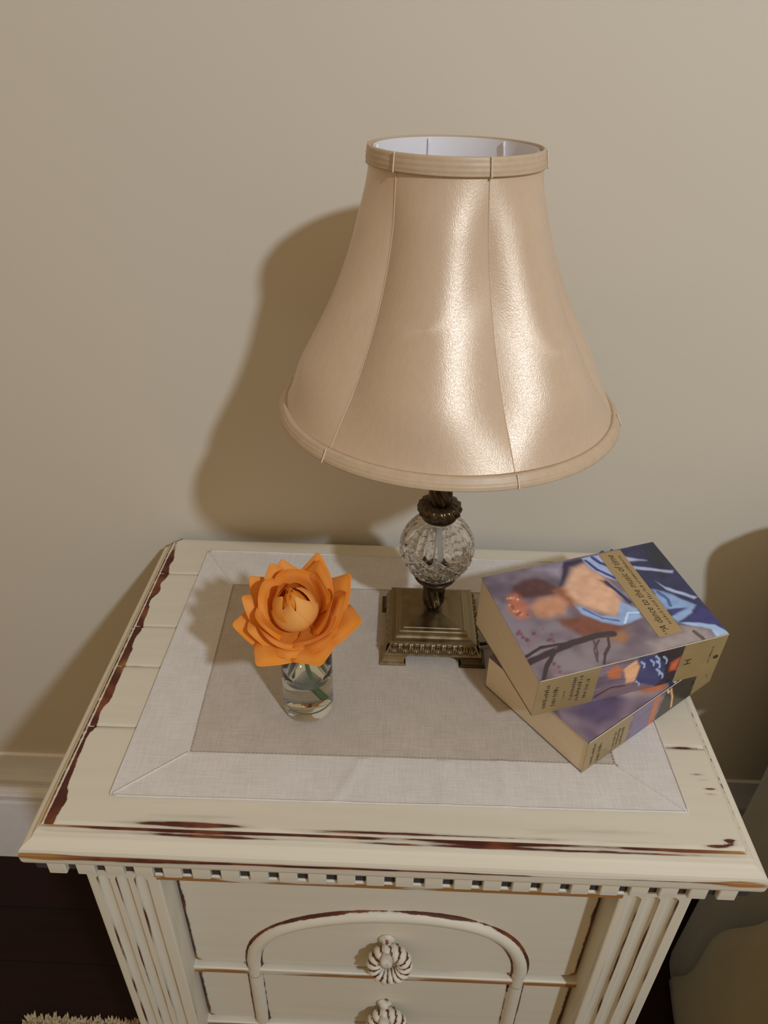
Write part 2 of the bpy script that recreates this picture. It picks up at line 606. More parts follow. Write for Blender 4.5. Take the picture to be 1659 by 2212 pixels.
def bead(line, hw=0.0075, h=0.0070, name='arch_moulding', parent=None):
    """rounded bead applied on a drawer front along a line in the x,z plane"""
    line = np.asarray(line, float)
    t = np.gradient(line, axis=0); t /= np.linalg.norm(t, axis=1)[:, None]
    nn = np.stack([-t[:, 1], t[:, 0]], 1)
    cs = [(-1.30, .015, .35), (-1.06, .06, .86), (-0.85, .55, .22), (-0.45, .92, .03), (0, 1.0, 0), (0.45, .92, .03), (0.85, .55, .22), (1.06, .06, .86), (1.30, .015, .35)]
    P, A = [], []
    s = np.concatenate([[0], np.cumsum(np.linalg.norm(np.diff(line, axis=0), axis=1))])
    for i in range(len(line)):
        for j, (c, hh, ww) in enumerate(cs):
            q = line[i] + nn[i] * c * hw
            P.append((q[0], YD - hh * h, q[1]))
            A.append(ww * (0.55 + 0.75 * n1(s[i] * 34 + 50 * (j > 4), 7)))
    n = len(cs)
    F = [(i * n + j, i * n + j + 1, (i + 1) * n + j + 1, (i + 1) * n + j) for i in range(len(line) - 1) for j in range(n - 1)]
    return part(name, P, F, PAINT['r'], parent=parent, smooth=True, attrs=dict(wear=A))


def handle(z, parent):
    """twisted-rope ring pull hanging from a bent post"""
    c = np.array([0.0035, YD - 0.0165, z - 0.006])
    rp, fr = lathe([(0.0085, 0), (0.0085, 0.002), (0.0068, 0.0035), (0.0050, 0.0045), (0.0044, 0.009), (0.0046, 0.0150), (0.0058, 0.0185), (0.0066, 0.0225), (0.0056, 0.0262), (0.002, 0.0275)], 28)
    rp = np.stack([rp[:, 0], -rp[:, 2] + YD, rp[:, 1] + z + 0.0105], 1)
    part('handle_post', rp, fr, PAINT['r'], parent=parent, smooth=True, attrs=dict(wear=0.30 + 0.25 * n2(rp[:, 0] * 300, rp[:, 2] * 300)))
    R, nu, nv = 0.0152, 108, 16
    th = np.arange(nu) * 2 * PI / nu
    P, A = [], []
    for t in th:
        for k in range(nv):
            a = k * 2 * PI / nv
            rope = math.cos(14 * t + a)            # strands winding round the ring
            rr = 0.0076 * (1 + 0.13 * rope)
            rad = R + rr * math.cos(a)
            y = rr * math.sin(a)
            px, pz = rad * math.cos(t), rad * math.sin(t)
            tilt = 0.28
            P.append((c[0] + px, c[1] - y * math.cos(tilt) + pz * math.sin(tilt), c[2] + pz * math.cos(tilt) + y * math.sin(tilt)))
            A.append(0.30 + 0.30 * (rope < -0.55))
    F = [(i * nv + k, i * nv + (k + 1) % nv, ((i + 1) % nu) * nv + (k + 1) % nv, ((i + 1) % nu) * nv + k) for i in range(nu) for k in range(nv)]
    part('handle_ring', P, F, PAINT['r'], parent=parent, smooth=True, attrs=dict(wear=A))


def drawer(z0, z1, zk):
    x0, x1 = -0.2028, 0.2008
    nx, nz = 230, 90

    def fd(U, Vv):
        x = x0 + (x1 - x0) * U; z = z0 + (z1 - z0) * Vv
        e = np.minimum(np.minimum(x - x0, x1 - x), np.minimum(z - z0, z1 - z))
        return np.stack([x, YD + 0.0028 * (1 - smooth01(e, 0, 0.004)), z], 1)
    P, F = grid(nx, nz, fd)
    x, z = P[:, 0], P[:, 2]
    ex = np.minimum(x - x0, x1 - x); ez = np.minimum(z - z0, z1 - z)
    wr = 0.95 * np.exp(-(ex / 0.0052) ** 2) * (0.60 + 0.6 * n1(z * 45, 2)) + 0.70 * np.exp(-(ez / 0.0030) ** 2) * (0.40 + 0.8 * n1(x * 22, 3))
    wr = np.maximum(wr, 0.22 * n2(x * 10, z * 90, 3))
    wr = np.maximum(wr, 0.8 * np.exp(-(ex / 0.012) ** 2 - (ez / 0.014) ** 2))
    tn = np.exp(-(ex / 0.012) ** 2 - (ez / 0.014) ** 2)
    m0 = len(P)
    bx = [(x0, YD + 0.02, z0), (x1, YD + 0.02, z0), (x1, YD + 0.02, z1), (x0, YD + 0.02, z1)]
    P = np.concatenate([P, bx])
    last = (nz - 1) * nx
    F += [(m0, m0 + 1) + tuple(range(nx - 1, -1, -1)), (m0 + 2, m0 + 3) + tuple(range(last, last + nx)),
          (m0 + 3, m0) + tuple(j * nx for j in range(nz)), (m0 + 1, m0 + 2) + tuple(j * nx + nx - 1 for j in range(nz - 1, -1, -1)), (m0, m0 + 3, m0 + 2, m0 + 1)]
    o4 = np.zeros(4)
    d = part('drawer', P, F, PAINT['x'], attrs=dict(wear=np.concatenate([wr, o4]), tan=np.concatenate([tn, o4])))
    handle(zk, d)
    return d


d1 = drawer(-0.268, -0.0600, -0.2150)
bead(catmull(np.c_[arch, np.zeros(len(arch))][:, :2], 6), parent=d1)
d2 = drawer(-0.394, -0.282, -0.3520)
for sx in (-1, 1):
    bead([(sx * 0.1395, z) for z in np.linspace(-0.2825, -0.393, 20)][::sx], name='upright_moulding', parent=d2)
    bead([(sx * 0.1395, z) for z in np.linspace(-0.2665, -0.2840, 5)][::sx], parent=d1, name='upright_moulding')
d3 = drawer(-0.578, -0.408, -0.500)

# ------------------------------------------------------------------ placemat
def linen(name, a, b, sc=900.0):
    t = NT(name)
    wv = t.noise(t.coord((sc, sc * 0.06, sc)), 1.0, 2.0)
    wu = t.noise(t.coord((sc * 0.06, sc, sc)), 1.0, 2.0)
    big = t.noise(t.coord(), 35.0, 3.0)
    m = t.math('ADD', t.math('MULTIPLY', t.math('ADD', wv, wu), 0.38), t.math('MULTIPLY', big, 0.24))
    t.set(color=t.mix(t.ramp(m, 0.3, 0.7), a, b), rough=0.85, spec=0.15, sheen=0.15)
    t.bump(t.math('ADD', wv, wu), 0.35, 0.0005)
    return t.m


LIN_W = linen('white_linen', (0.64, 0.595, 0.545), (0.76, 0.72, 0.675))
LIN_B = linen('natural_linen', (0.47, 0.405, 0.335), (0.60, 0.525, 0.445))
MO = (0.005, -0.2, 0.0)
mat_ = thing('placemat', 'natural linen placemat with a wide white mitred border on the nightstand', 'placemat', (MO[0], MO[1], ZT))
oc = np.array([(-0.2440, -0.0270), (0.2520, -0.0270), (0.2570, -0.3835), (-0.2460, -0.3885)])     # outer corners bl br fr fl
ic = np.array([(-0.1990, -0.0930), (0.2000, -0.0930), (0.2055, -0.3360), (-0.1890, -0.3395)])     # inner corners


def ripple(x, y):
    return 0.0007 * (n2(x * 16, y * 16, 1) + 0.5 * n2(x * 42, y * 30, 4)) + 0.0009 * np.exp(-((x + 0.045 + 0.02 * np.sin(y * 25)) / 0.006) ** 2) * (y < -0.34) \
        + 0.0009 * np.exp(-((x - 0.045) / 0.007) ** 2) * (y < -0.34) + 0.0008 * np.exp(-((x - 0.10) / 0.006) ** 2) * (y < -0.335)


def cloth(name, quad, nu, nv, z, mat, parent, th=0.0007):
    q = np.asarray(quad, float)

    def fc(U, Vv):
        p = (q[0] * ((1 - U) * (1 - Vv))[:, None] + q[1] * (U * (1 - Vv))[:, None] + q[2] * (U * Vv)[:, None] + q[3] * ((1 - U) * Vv)[:, None])
        return np.stack([p[:, 0], p[:, 1], z + ripple(p[:, 0], p[:, 1])], 1)
    P, F = grid(nu, nv, fc)
    lo = P.copy(); lo[:, 2] = 0.0001
    m = len(P)
    ring = list(range(nu)) + [j * nu + nu - 1 for j in range(1, nv)] + [(nv - 1) * nu + i for i in range(nu - 2, -1, -1)] + [j * nu for j in range(nv - 2, 0, -1)]
    SV = lo[ring]
    F = F + [(ring[i], m + i, m + (i + 1) % len(ring), ring[(i + 1) % len(ring)]) for i in range(len(ring))]
    return mk(name, rel(np.concatenate([P, SV]), MO), F, mat, parent)


cloth('centre_panel', ic, 120, 80, 0.0007, LIN_B, mat_)
for k in range(4):
    a, b = k, (k + 1) % 4
    g = 0.012 * (oc[b] - oc[a]) * 0.02
    cloth('border_strip', [oc[a], oc[b], ic[b], ic[a]], 120, 16, 0.0011, LIN_W, mat_)
    # rolled hem and the drawn-thread stitching beside the panel
    hp = np.array([oc[a] + (oc[b] - oc[a]) * t for t in np.linspace(0.004, 0.996, 90)])
    hv, hf = tube(np.c_[hp, 0.0014 + ripple(hp[:, 0], hp[:, 1])], 0.0009, 6)
    mk('hem', rel(hv, MO), hf, LIN_W, mat_, smooth=True)
    ms = np.array([oc[a] + (ic[a] - oc[a]) * t for t in np.linspace(0.03, 0.99, 24)])
    mv, mf = tube(np.c_[ms, 0.0013 + ripple(ms[:, 0], ms[:, 1])], 0.0011, 6)
    mk('mitre_seam', rel(mv, MO), mf, LIN_W, mat_, smooth=True)
st_m = simple('taupe_stitch_thread', (0.36, 0.29, 0.235), 0.8)
sp = []
for k in range(4):
    a, b = ic[k], ic[(k + 1) % 4]
    nn = int(np.linalg.norm(b - a) / 0.0035)
    for i in range(nn):
        p = a + (b - a) * (i + 0.15) / nn; q = a + (b - a) * (i + 0.75) / nn
        c = (ic.mean(0) - (p + q) / 2); c /= np.linalg.norm(c)
        p, q = p + c * 0.0012, q + c * 0.0012
        d = (q - p) / np.linalg.norm(q - p); e = np.array([-d[1], d[0]]) * 0.0004
        zz = 0.0012 + ripple(np.array([p[0]]), np.array([p[1]]))[0]
        sp.append((np.array([(*(p - e), zz), (*(q - e), zz), (*(q + e), zz), (*(p + e), zz), (*((p + q) / 2), zz + 0.0003)]), [(0, 1, 4), (1, 2, 4), (2, 3, 4), (3, 0, 4)]))
sv, sf = join(*sp)
so = mk('hemstitching', rel(sv, MO), sf, st_m, mat_)
so['kind'] = 'stuff'
ZM = 0.0016                                   # top of the mat

# ------------------------------------------------------------------ table lamp
LX, LY = 0.039, -0.163
LO = (LX, LY, ZM)
lamp = thing('table_lamp', 'table lamp with gold satin bell shade, cut glass ball and antique brass foot', 'lamp', (LX, LY, ZT + ZM))


def lpart(name, v, f, mat, parent=None, **kw):
    """points relative to the lamp's axis, height from the table top"""
    v = np.asarray(v, float).copy()
    v[:, 2] -= ZM
    return mk(name, v, f, mat, parent if parent is not None else lamp, **kw)


def brass(name, a, b, r0=0.28, r1=0.45):
    t = NT(name)
    n = t.noise(t.coord(), 90.0, 4.0)
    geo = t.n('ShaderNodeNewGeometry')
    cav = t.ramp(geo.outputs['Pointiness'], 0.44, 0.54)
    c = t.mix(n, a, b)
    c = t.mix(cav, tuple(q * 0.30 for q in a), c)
    t.set(color=c, metal=1.0, rough=t.ramp(n, 0.3, 0.7, r0, r1))
    t.bump(n, 0.15, 0.0004)
    return t.m


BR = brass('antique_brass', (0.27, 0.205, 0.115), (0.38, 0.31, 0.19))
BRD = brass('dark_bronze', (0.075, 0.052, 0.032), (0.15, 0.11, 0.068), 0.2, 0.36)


def sqring(pts, mat, name, parent=None, k=1, smooth=False):
    """square lofted solid: [(half width, z)], k points a side"""
    V, F = [], []
    base = []
    for a, b in (((-1, -1), (1, -1)), ((1, -1), (1, 1)), ((1, 1), (-1, 1)), ((-1, 1), (-1, -1))):
        for i in range(k):
            t = i / k
            base.append((a[0] + (b[0] - a[0]) * t, a[1] + (b[1] - a[1]) * t))
    base = np.array(base)
    n = len(base)
    for h, z in pts:
        V.append(np.c_[base * h, np.full(n, z)])
    for i in range(len(pts) - 1):
        for j in range(n):
            F.append((i * n + j, i * n + (j + 1) % n, (i + 1) * n + (j + 1) % n, (i + 1) * n + j))
    F.append(tuple(range(n))[::-1])
    F.append(tuple(range((len(pts) - 1) * n, len(pts) * n)))
    return lpart(name, np.concatenate(V), F, mat, parent, smooth=smooth)


base = sqring([(0.0490, 0.0105), (0.0500, 0.0105), (0.0512, 0.0115), (0.0500, 0.0122), (0.0452, 0.0230), (0.0460, 0.0236), (0.0460, 0.0248), (0.0445, 0.0254),
               (0.0425, 0.0256), (0.0400, 0.0262), (0.0382, 0.0276), (0.0372, 0.0282), (0.0365, 0.0284), (0.0362, 0.0318), (0.0355, 0.0328), (0.0330, 0.0334),
               (0.0318, 0.0334), (0.0312, 0.0340), (0.016, 0.0352), (0.010, 0.036)], BR, 'base')
# cast ornament on the sloping frieze: four relief bands of palmettes
for s in range(4):
    def fo(U, Vv):
        h = 0.0496 + (0.0450 - 0.0496) * Vv
        z = 0.0124 + (0.0230 - 0.0124) * Vv
        x = (U * 2 - 1) * h * 0.97
        a = (x / 0.0115 + 0.5) % 1 - 0.5
        pal = np.exp(-(a / 0.16) ** 2 - ((Vv - 0.5) / 0.28) ** 2) + 0.8 * np.exp(-((np.abs(a) - 0.30 * (1.15 - Vv)) / 0.07) ** 2 - ((Vv - 0.45) / 0.3) ** 2) \
            + 0.7 * np.exp(-((np.abs(a) - 0.5) / 0.06) ** 2 - ((Vv - 0.2) / 0.2) ** 2) + 0.8 * np.exp(-((np.abs(a) - 0.44) / 0.08) ** 2 - ((Vv - 0.8) / 0.12) ** 2) \
            - 0.3 * np.cos(2 * PI * 4 * a) * np.exp(-((Vv - 0.5) / 0.3) ** 2)
        d = 0.0004 + 0.0022 * np.clip(pal, 0, 1)
        y = -(h + d)
        c, q = math.cos(s * PI / 2), math.sin(s * PI / 2)
        return np.stack([x * c - y * q, x * q + y * c, z + d * 0.35], 1)
    P, F = grid(260, 30, fo)
    lpart('relief_band', P, F, BR, base, smooth=True)
# bracket feet at the corners
fv, ff = None, None
for sx in (-1, 1):
    for sy in (-1, 1):
        P, F = [], []
        lev = [(0.0562, 0.0285, 0.0), (0.0562, 0.0285, 0.0026), (0.0550, 0.0298, 0.0034), (0.0535, 0.0305, 0.0042), (0.0520, 0.0300, 0.0070), (0.0510, 0.0285, 0.0095), (0.0508, 0.0240, 0.0112), (0.0505, 0.0230, 0.0118)]
        for o_, i_, z in lev:
            L6 = [(o_, o_), (i_, o_), (i_, o_ - 0.010), (o_ - 0.010, o_ - 0.010), (o_ - 0.010, i_), (o_, i_)]
            P += [(sx * a, sy * b, z + ZM * (z < 1e-9)) for a, b in L6]
        for i in range(len(lev) - 1):
            for j in range(6):
                F.append((i * 6 + j, i * 6 + (j + 1) % 6, (i + 1) * 6 + (j + 1) % 6, (i + 1) * 6 + j))
        F += [tuple(range(6)), tuple(range(6 * len(lev) - 6, 6 * len(lev)))]
        lpart('foot', P, F, BR)


def leafy(n, amp, tw=0.0, amp2=0.0, m2=0):
    def mod(th, i, r, z):
        a = np.abs(np.sin(n * 0.5 * (th + tw * z)))
        return r * (1 + amp * (a - 0.5) + (amp2 * np.cos(m2 * (th - tw * z)) if m2 else 0)), np.full(len(th), z)
    return mod


v, f = lathe([(0.004, 0.0345), (0.0065, 0.0352), (0.0060, 0.0375), (0.0080, 0.0400), (0.0102, 0.0440), (0.0112, 0.0500), (0.0113, 0.0560), (0.0108, 0.0620), (0.0110, 0.0670), (0.0118, 0.0700)], 96, leafy(10, 0.20, 25))
lpart('leaf_stem', v, f, BRD, smooth=True)
v, f = lathe([(0.0112, 0.0655), (0.0126, 0.0672), (0.0128, 0.0690), (0.0142, 0.0715), (0.0185, 0.0760), (0.0218, 0.0795), (0.0226, 0.0812), (0.0220, 0.0820), (0.0195, 0.0808), (0.010, 0.0785)], 72)
lpart('lower_cup', v, f, BRD, smooth=True)

# cut-glass ball: slender flutes above, crossed diamond cuts below
CZ, CR = 0.1182, 0.0390
def globe():
    nu, nv = 240, 120
    th = np.arange(nu) * 2 * PI / nu
    ph = np.linspace(0.50, PI - 0.36, nv)          # from the bottom cup to the collar (angle from -z)
    P = []
    for p in ph:
        lat = p - PI / 2                           # -pi/2 .. pi/2
        N = 22
        if lat > 0.18:
            k = min(1.0, (lat - 0.18) / 0.12)
            r = CR * (1 - 0.030 * k * np.abs(np.cos(N * 0.5 * th)) ** 3 * (0.4 + 0.6 * math.cos(lat)))
        else:
            k = min(1.0, (0.18 - lat) / 0.06) * min(1, (lat + 1.12) / 0.1 if lat > -1.12 else 0)
            q = lat * 9.0
            a = np.abs(((N * th / (2 * PI) * 0.64 * 1.0 + q / PI * 1.0) + 50) % 1 - 0.5) * 2
            b = np.abs(((N * th / (2 * PI) * 0.64 * 1.0 - q / PI * 1.0) + 50) % 1 - 0.5) * 2
            cut = np.maximum(np.clip(1 - (1 - a) / 0.38, 0, 1), np.clip(1 - (1 - b) / 0.38, 0, 1))
            r = CR * (1 - 0.048 * k * cut)
        P.append(np.stack([r * math.sin(p) * np.cos(th), r * math.sin(p) * np.sin(th), np.full(nu, CZ - math.cos(p) * CR)], 1))
    # inner wall, shrinking the shell
    Q = []
    for p in ph[::-1]:
        r = CR * 0.80
        Q.append(np.stack([r * math.sin(p) * np.cos(th), r * math.sin(p) * np.sin(th), np.full(nu, CZ - math.cos(p) * r * 1.0)], 1))
    R_ = P + Q
    m = len(R_)
    F = []
    for i in range(m):
        j = (i + 1) % m
        for k in range(nu):
            F.append((i * nu + k, i * nu + (k + 1) % nu, j * nu + (k + 1) % nu, j * nu + k))
    return np.concatenate(R_), F


def glass(name, col, ior=1.5, rough=0.0):
    t = NT(name)
    n = t.noise(t.coord(), 60.0, 2.0)
    t.set(color=t.mix(n, tuple(c * 0.985 for c in col), col), rough=rough, trans=1.0, ior=ior)
    return t.m


gv, gf = globe()
# N*0.64 must wrap round a whole number of diamonds; keep the seam closed
lpart('glass_ball', gv, gf, glass('crystal', (0.985, 0.98, 0.98), 1.46))
v, f = lathe([(0.0045, 0.078), (0.0045, 0.158)], 24)
lpart('glass_sleeve', v, f, simple('frosted_tube', (0.50, 0.47, 0.42), 0.35))
v, f = lathe([(0.0120, 0.1515), (0.0150, 0.1535), (0.0168, 0.1545), (0.0178, 0.1560), (0.0172, 0.1580), (0.0190, 0.1590), (0.0212, 0.1625), (0.0216, 0.1665), (0.0205, 0.1705), (0.0175, 0.1728), (0.0145, 0.1738), (0.0118, 0.1748)], 120,
             lambda th, i, r, z: (r * (1 + (0.15 * (np.abs(np.sin(7 * (th + 30 * (z - 0.155)))) - 0.6) if 5 < i < 10 else 0)), np.full(len(th), z)))
lpart('leaf_collar', v, f, BRD, smooth=True)
v, f = lathe([(0.0116, 0.172 + 0.0012 * i) for i in range(90)], 90, lambda th, i, r, z: (r * (1 + 0.09 * np.abs(np.sin(4 * (th + 42 * z))) - 0.05), np.full(len(th), z)))
lpart('twisted_stem', v, f, BRD, smooth=True)

# shade
seam0 = math.radians(-72.0)
SX = 0.0                                        # ring centres drift a few mm with height, as in the photograph
rp_z = np.array([0.2790, 0.2828, 0.300, 0.3365, 0.3755, 0.413, 0.457, 0.4919])
rp_r = np.array([0.1520, 0.1530, 0.1420, 0.1170, 0.0950, 0.0795, 0.0692, 0.0660])


def shade_r(z):
    return np.interp(z, np.linspace(rp_z[0], rp_z[-1], 200), np.interp(np.linspace(rp_z[0], rp_z[-1], 200), rp_z, rp_r))


_zz = np.linspace(rp_z[0], rp_z[-1], 80)
_rr = np.interp(_zz, rp_z, rp_r)
for _ in range(260):
    _rr[1:-1] = 0.25 * _rr[:-2] + 0.5 * _rr[1:-1] + 0.25 * _rr[2:]


def srad(z):
    return np.interp(z, _zz, _rr)


def shade_pt(a, z, off=0.0):
    """a: angle inside a panel -30..30 deg in radians + seam index folded by the caller"""
    loc = (a - seam0) % (PI / 3)
    mid = np.clip((z - rp_z[0]) / (rp_z[-1] - rp_z[0]), 0, 1)
    e = 0.14 * np.sin(PI * np.clip(mid * 0.96 + 0.02, 0, 1) ** 0.8) ** 0.6        # each panel puffs out between its ribs
    e = e * smooth01(z, 0.278, 0.335) * (1 - smooth01(z, 0.440, 0.486))
    r = srad(z) * (0.985 + e * (np.cos(3 * (loc - PI / 6)) - 0.35)) + off
    cx = np.interp(z, [0.2828, 0.4919], [0.0, -0.0073])
    return np.stack([cx + r * np.cos(a), r * np.sin(a), z], 1)


def satin():
    t = NT('champagne_satin')
    th = t.noise(t.coord((260, 260, 10)), 1.0, 3.0, 0.6)
    sp_ = t.noise(t.coord((1300, 1300, 620)), 1.0, 2.0, 0.6)
    col = t.mix(th, (0.63, 0.475, 0.335), (0.72, 0.555, 0.40))
    t.set(color=col, rough=t.ramp(sp_, 0.35, 0.65, 0.33, 0.46), spec=0.8, metal=0.22, sheen=0.1, aniso=0.55)
    tg = t.n('ShaderNodeTangent', direction_type='RADIAL', axis='Z')
    t.l(tg.outputs[0], t.b.inputs['Tangent'])
    t.b.inputs['Anisotropic Rotation'].default_value = 0.25
    t.bump(t.math('ADD', t.math('MULTIPLY', th, 0.6), sp_), 0.30, 0.0006)
    return t.m


SAT = satin()
TRIM = simple('champagne_trim_ribbon', (0.56, 0.42, 0.28), 0.45, var=0.15, scale=160)
LIN = simple('white_shade_lining', (0.86, 0.84, 0.86), 0.6, var=0.03)
PIPE = simple('pale_piping_cord', (0.70, 0.58, 0.45), 0.4, var=0.05)
# lining first (the shade's body), then panels, seams and ribbons on it
P, F = grid(180, 40, lambda U, Vv: shade_pt(seam0 + 1e-4 + U * 2 * PI, 0.2815 + (0.4915 - 0.2815) * Vv, -0.0022), closed_u=True)
shade = lpart('lampshade', P, F, LIN, smooth=True)
for k in range(6):
    a0 = seam0 + k * PI / 3
    P, F = grid(40, 90, lambda U, Vv: shade_pt(a0 + 0.002 + (PI / 3 - 0.004) * U, 0.2795 + (0.4915 - 0.2795) * Vv))
    lpart('shade_panel', P, F, SAT, shade, smooth=True)
    zz = np.linspace(0.2805, 0.4912, 80)
    c = shade_pt(np.full(80, a0 + 1e-5), zz, 0.0002)
    v, f = tube(c, 0.00045, 8)
    lpart('seam_piping', v, f, SAT, shade, smooth=True)


def ribbon(z0, z1, name, off, bulge):
    def fr_(U, Vv):
        z = z0 + (z1 - z0) * Vv
        a = seam0 + 1e-4 + U * 2 * PI
        r = np.interp(z, _zz, _rr) * 1.002 + off + bulge * np.sin(PI * Vv) + 0.00014 * np.cos(Vv * 2 * PI * 3.5)
        cx = np.interp(z, [0.2828, 0.4919], [0.0, -0.0073])
        return np.stack([cx + r * np.cos(a), r * np.sin(a), z], 1)
    P, F = grid(200, 14, fr_, closed_u=True)
    # turned under: inner face
    Q, G = grid(200, 3, lambda U, Vv: fr_(U, np.where(Vv < .5, 1.0, 0.0)) * np.array([0.972, 0.972, 1]), closed_u=True)
    m = len(P); nq = 200
    F = F + [(13 * nq + i, 13 * nq + (i + 1) % nq, m + (i + 1) % nq, m + i) for i in range(nq)]
    F = F + [tuple(i + m for i in q) for q in G] + [(m + 2 * nq + i, m + 2 * nq + (i + 1) % nq, (i + 1) % nq, i) for i in range(nq)]
    return lpart(name, np.concatenate([P, Q]), F, TRIM, shade, smooth=True)


ribbon(0.2785, 0.2878, 'bottom_ribbon', 0.0010, 0.0008)
ribbon(0.4800, 0.4925, 'top_ribbon', 0.0012, 0.0004)
# thread loops that tie the ribbons at each seam
for k in range(6):
    a0 = seam0 - PI / 3 + k * PI / 3
    for z0, z1, nm in ((0.4795, 0.4930, 'ribbon_tie'), (0.2780, 0.2882, 'ribbon_tie')):
        zz = np.linspace(z0, z1, 16)
        r = np.interp(zz, _zz, _rr) + 0.0026
        cx = np.interp(zz, [0.2828, 0.4919], [0.0, -0.0073])
        c = np.stack([cx + r * np.cos(a0), r * np.sin(a0), zz], 1)
        v, f = tube(c, 0.0007, 6)
        lpart(nm, v, f, PIPE, shade, smooth=True)
# gathered lining at each rib inside the top opening
for k in range(6):
    a0 = seam0 + k * PI / 3
    zz = np.linspace(0.40, 0.4905, 24)
    c = shade_pt(np.full(24, a0 + 1e-5), zz, -0.0036)
    v, f = tube(c, np.linspace(0.0004, 0.0011, 24), 6)
    lpart('lining_gather', v, f, LIN, shade, smooth=True)
# socket, bulb and fitter inside the shade
v, f = lathe([(0.0116, 0.277), (0.0165, 0.279), (0.0172, 0.284), (0.0172, 0.322), (0.0150, 0.325), (0.010, 0.326)], 40)
lpart('socket', v, f, BRD, smooth=True)
v, f = lathe([(0.0125, 0.324), (0.013, 0.338), (0.017, 0.352), (0.026, 0.370), (0.030, 0.386), (0.0285, 0.402), (0.021, 0.415), (0.010, 0.421), (0.002, 0.4225)], 40)
lpart('bulb', v, f, simple('opal_bulb', (0.85, 0.84, 0.80), 0.3, var=0.01), smooth=True)
for k in range(3):
    a = math.radians(20 + 120 * k)
    z = 0.330
    r = float(srad(0.40)) * 0.86 - 0.007
    v, f = tube([(0.016 * math.cos(a), 0.016 * math.sin(a), 0.322), (0.03 * math.cos(a), 0.03 * math.sin(a), 0.335), (r * math.cos(a) - 0.004, r * math.sin(a), 0.40)], 0.0011, 8)
    lpart('fitter_arm', v, f, BR, smooth=True)
# flex running from the foot behind the books and down behind the nightstand
cord = catmull([(0.078, -0.188, 0.0075), (0.096, -0.187, 0.0072), (0.118, -0.176, 0.0052), (0.170, -0.140, 0.0062), (0.230, -0.085, 0.0062), (0.268, -0.048, 0.0045), (0.2788, -0.014, 0.0028), (0.2798, 0.0012, 0.0024), (0.2798, 0.0076, -0.008), (0.2798, 0.0105, -0.04), (0.2798, 0.0110, -0.30)], 8) - np.array([LX, LY, 0])
v, f = tube(cord, 0.0021, 10)
lpart('power_cord', v, f, simple('black_flex', (0.012, 0.012, 0.012), 0.45), smooth=True)

# ------------------------------------------------------------------ books
def printed(name, rough=0.28):
    t = NT(name)
    at = t.n('ShaderNodeAttribute', attribute_name='print')
    n = t.noise(t.coord(), 400.0, 2.0)
    t.set(color=t.mix(t.math('MULTIPLY', n, 0.10), at.outputs['Color'], (0.2, 0.16, 0.16)), rough=rough, spec=0.4)
    return t.m


PRINT = printed('printed_cover')


def paper():
    t = NT('page_edges')
    n = t.noise(t.coord((12, 12, 2600)), 1.0, 2.0)
    b = t.noise(t.coord((30, 30, 200)), 1.0, 2.0)
    t.set(color=t.mix(t.math('MULTIPLY', t.math('ADD', n, b), 0.5), (0.68, 0.57, 0.41), (0.84, 0.72, 0.55)), rough=0.8, spec=0.15)
    t.bump(n, 0.4, 0.0006)
    return t.m


PAPER = paper()
INK = simple('dark_brown_ink', (0.05, 0.035, 0.02), 0.5)
FOLD = simple('rubbed_card_edge', (0.62, 0.55, 0.44), 0.5)
GK = (1.62, 1.74, 1.80)                                     # photographed tone -> reflectance
SIZES = {}


def canvas(nx, ny):
    S_, T_ = np.meshgrid(np.linspace(0, 1, nx), np.linspace(0, 1, ny))
    return S_, T_


def inpoly(S_, T_, poly):
    c = np.zeros(S_.shape, bool)
    m = len(poly)
    for i in range(m):
        (x0, y0), (x1, y1) = poly[i], poly[(i + 1) % m]
        cond = ((y0 > T_) != (y1 > T_)) & (S_ < (x1 - x0) * (T_ - y0) / ((y1 - y0) + 1e-12) + x0)
        c ^= cond
    return c


def dist(S_, T_, poly, closed=True, ax=1.0):
    d = np.full(S_.shape, 9.0)
    m = len(poly)
    for i in range(m if closed else m - 1):
        a = np.array(poly[i]) * (1, ax); b = np.array(poly[(i + 1) % m]) * (1, ax)
        ab = b - a
        t = np.clip(((S_ - a[0]) * ab[0] + (T_ * ax - a[1]) * ab[1]) / (ab @ ab + 1e-12), 0, 1)
        d = np.minimum(d, np.hypot(S_ - a[0] - t * ab[0], T_ * ax - a[1] - t * ab[1]))
    return d


def fill(C, S_, T_, poly, rgb, soft=0.012, op=1.0, ax=0.655):
    """soft-edged patch of colour with brushy edges"""
    wob = 0.008 * (n2(S_ * 26, T_ * 20, 2) - 0.5)
    d = dist(S_, T_, poly, True, ax)
    sd = np.where(inpoly(S_, T_, poly), -d, d) + wob
    a = op * (1 - smooth01(sd, -soft, soft * 0.6))
    tone = (0.86 + 0.28 * n2(S_ * 30, T_ * 24, 6))[..., None]
    C[:] = C * (1 - a[..., None]) + np.array(lin(*rgb, GK)) * tone * a[..., None]


def stroke(C, S_, T_, line, rgb, w, op=1.0, ax=0.655):
    d = dist(S_, T_, line, False, ax) + 0.004 * (n2(S_ * 40, T_ * 30, 5) - 0.5)
    a = op * (1 - smooth01(d, w * 0.6, w))
    C[:] = C * (1 - a[..., None]) + np.array(lin(*rgb, GK)) * a[..., None]


def ground(S_, T_, a, b, sc=5):
    m = 0.6 * n2(S_ * sc, T_ * sc * 0.7, 1) + 0.4 * n2(S_ * sc * 4, T_ * sc * 3, 3)
    m = smooth01(m, 0.2, 0.8)[..., None]
    return np.array(lin(*a, GK)) * (1 - m) + np.array(lin(*b, GK)) * m


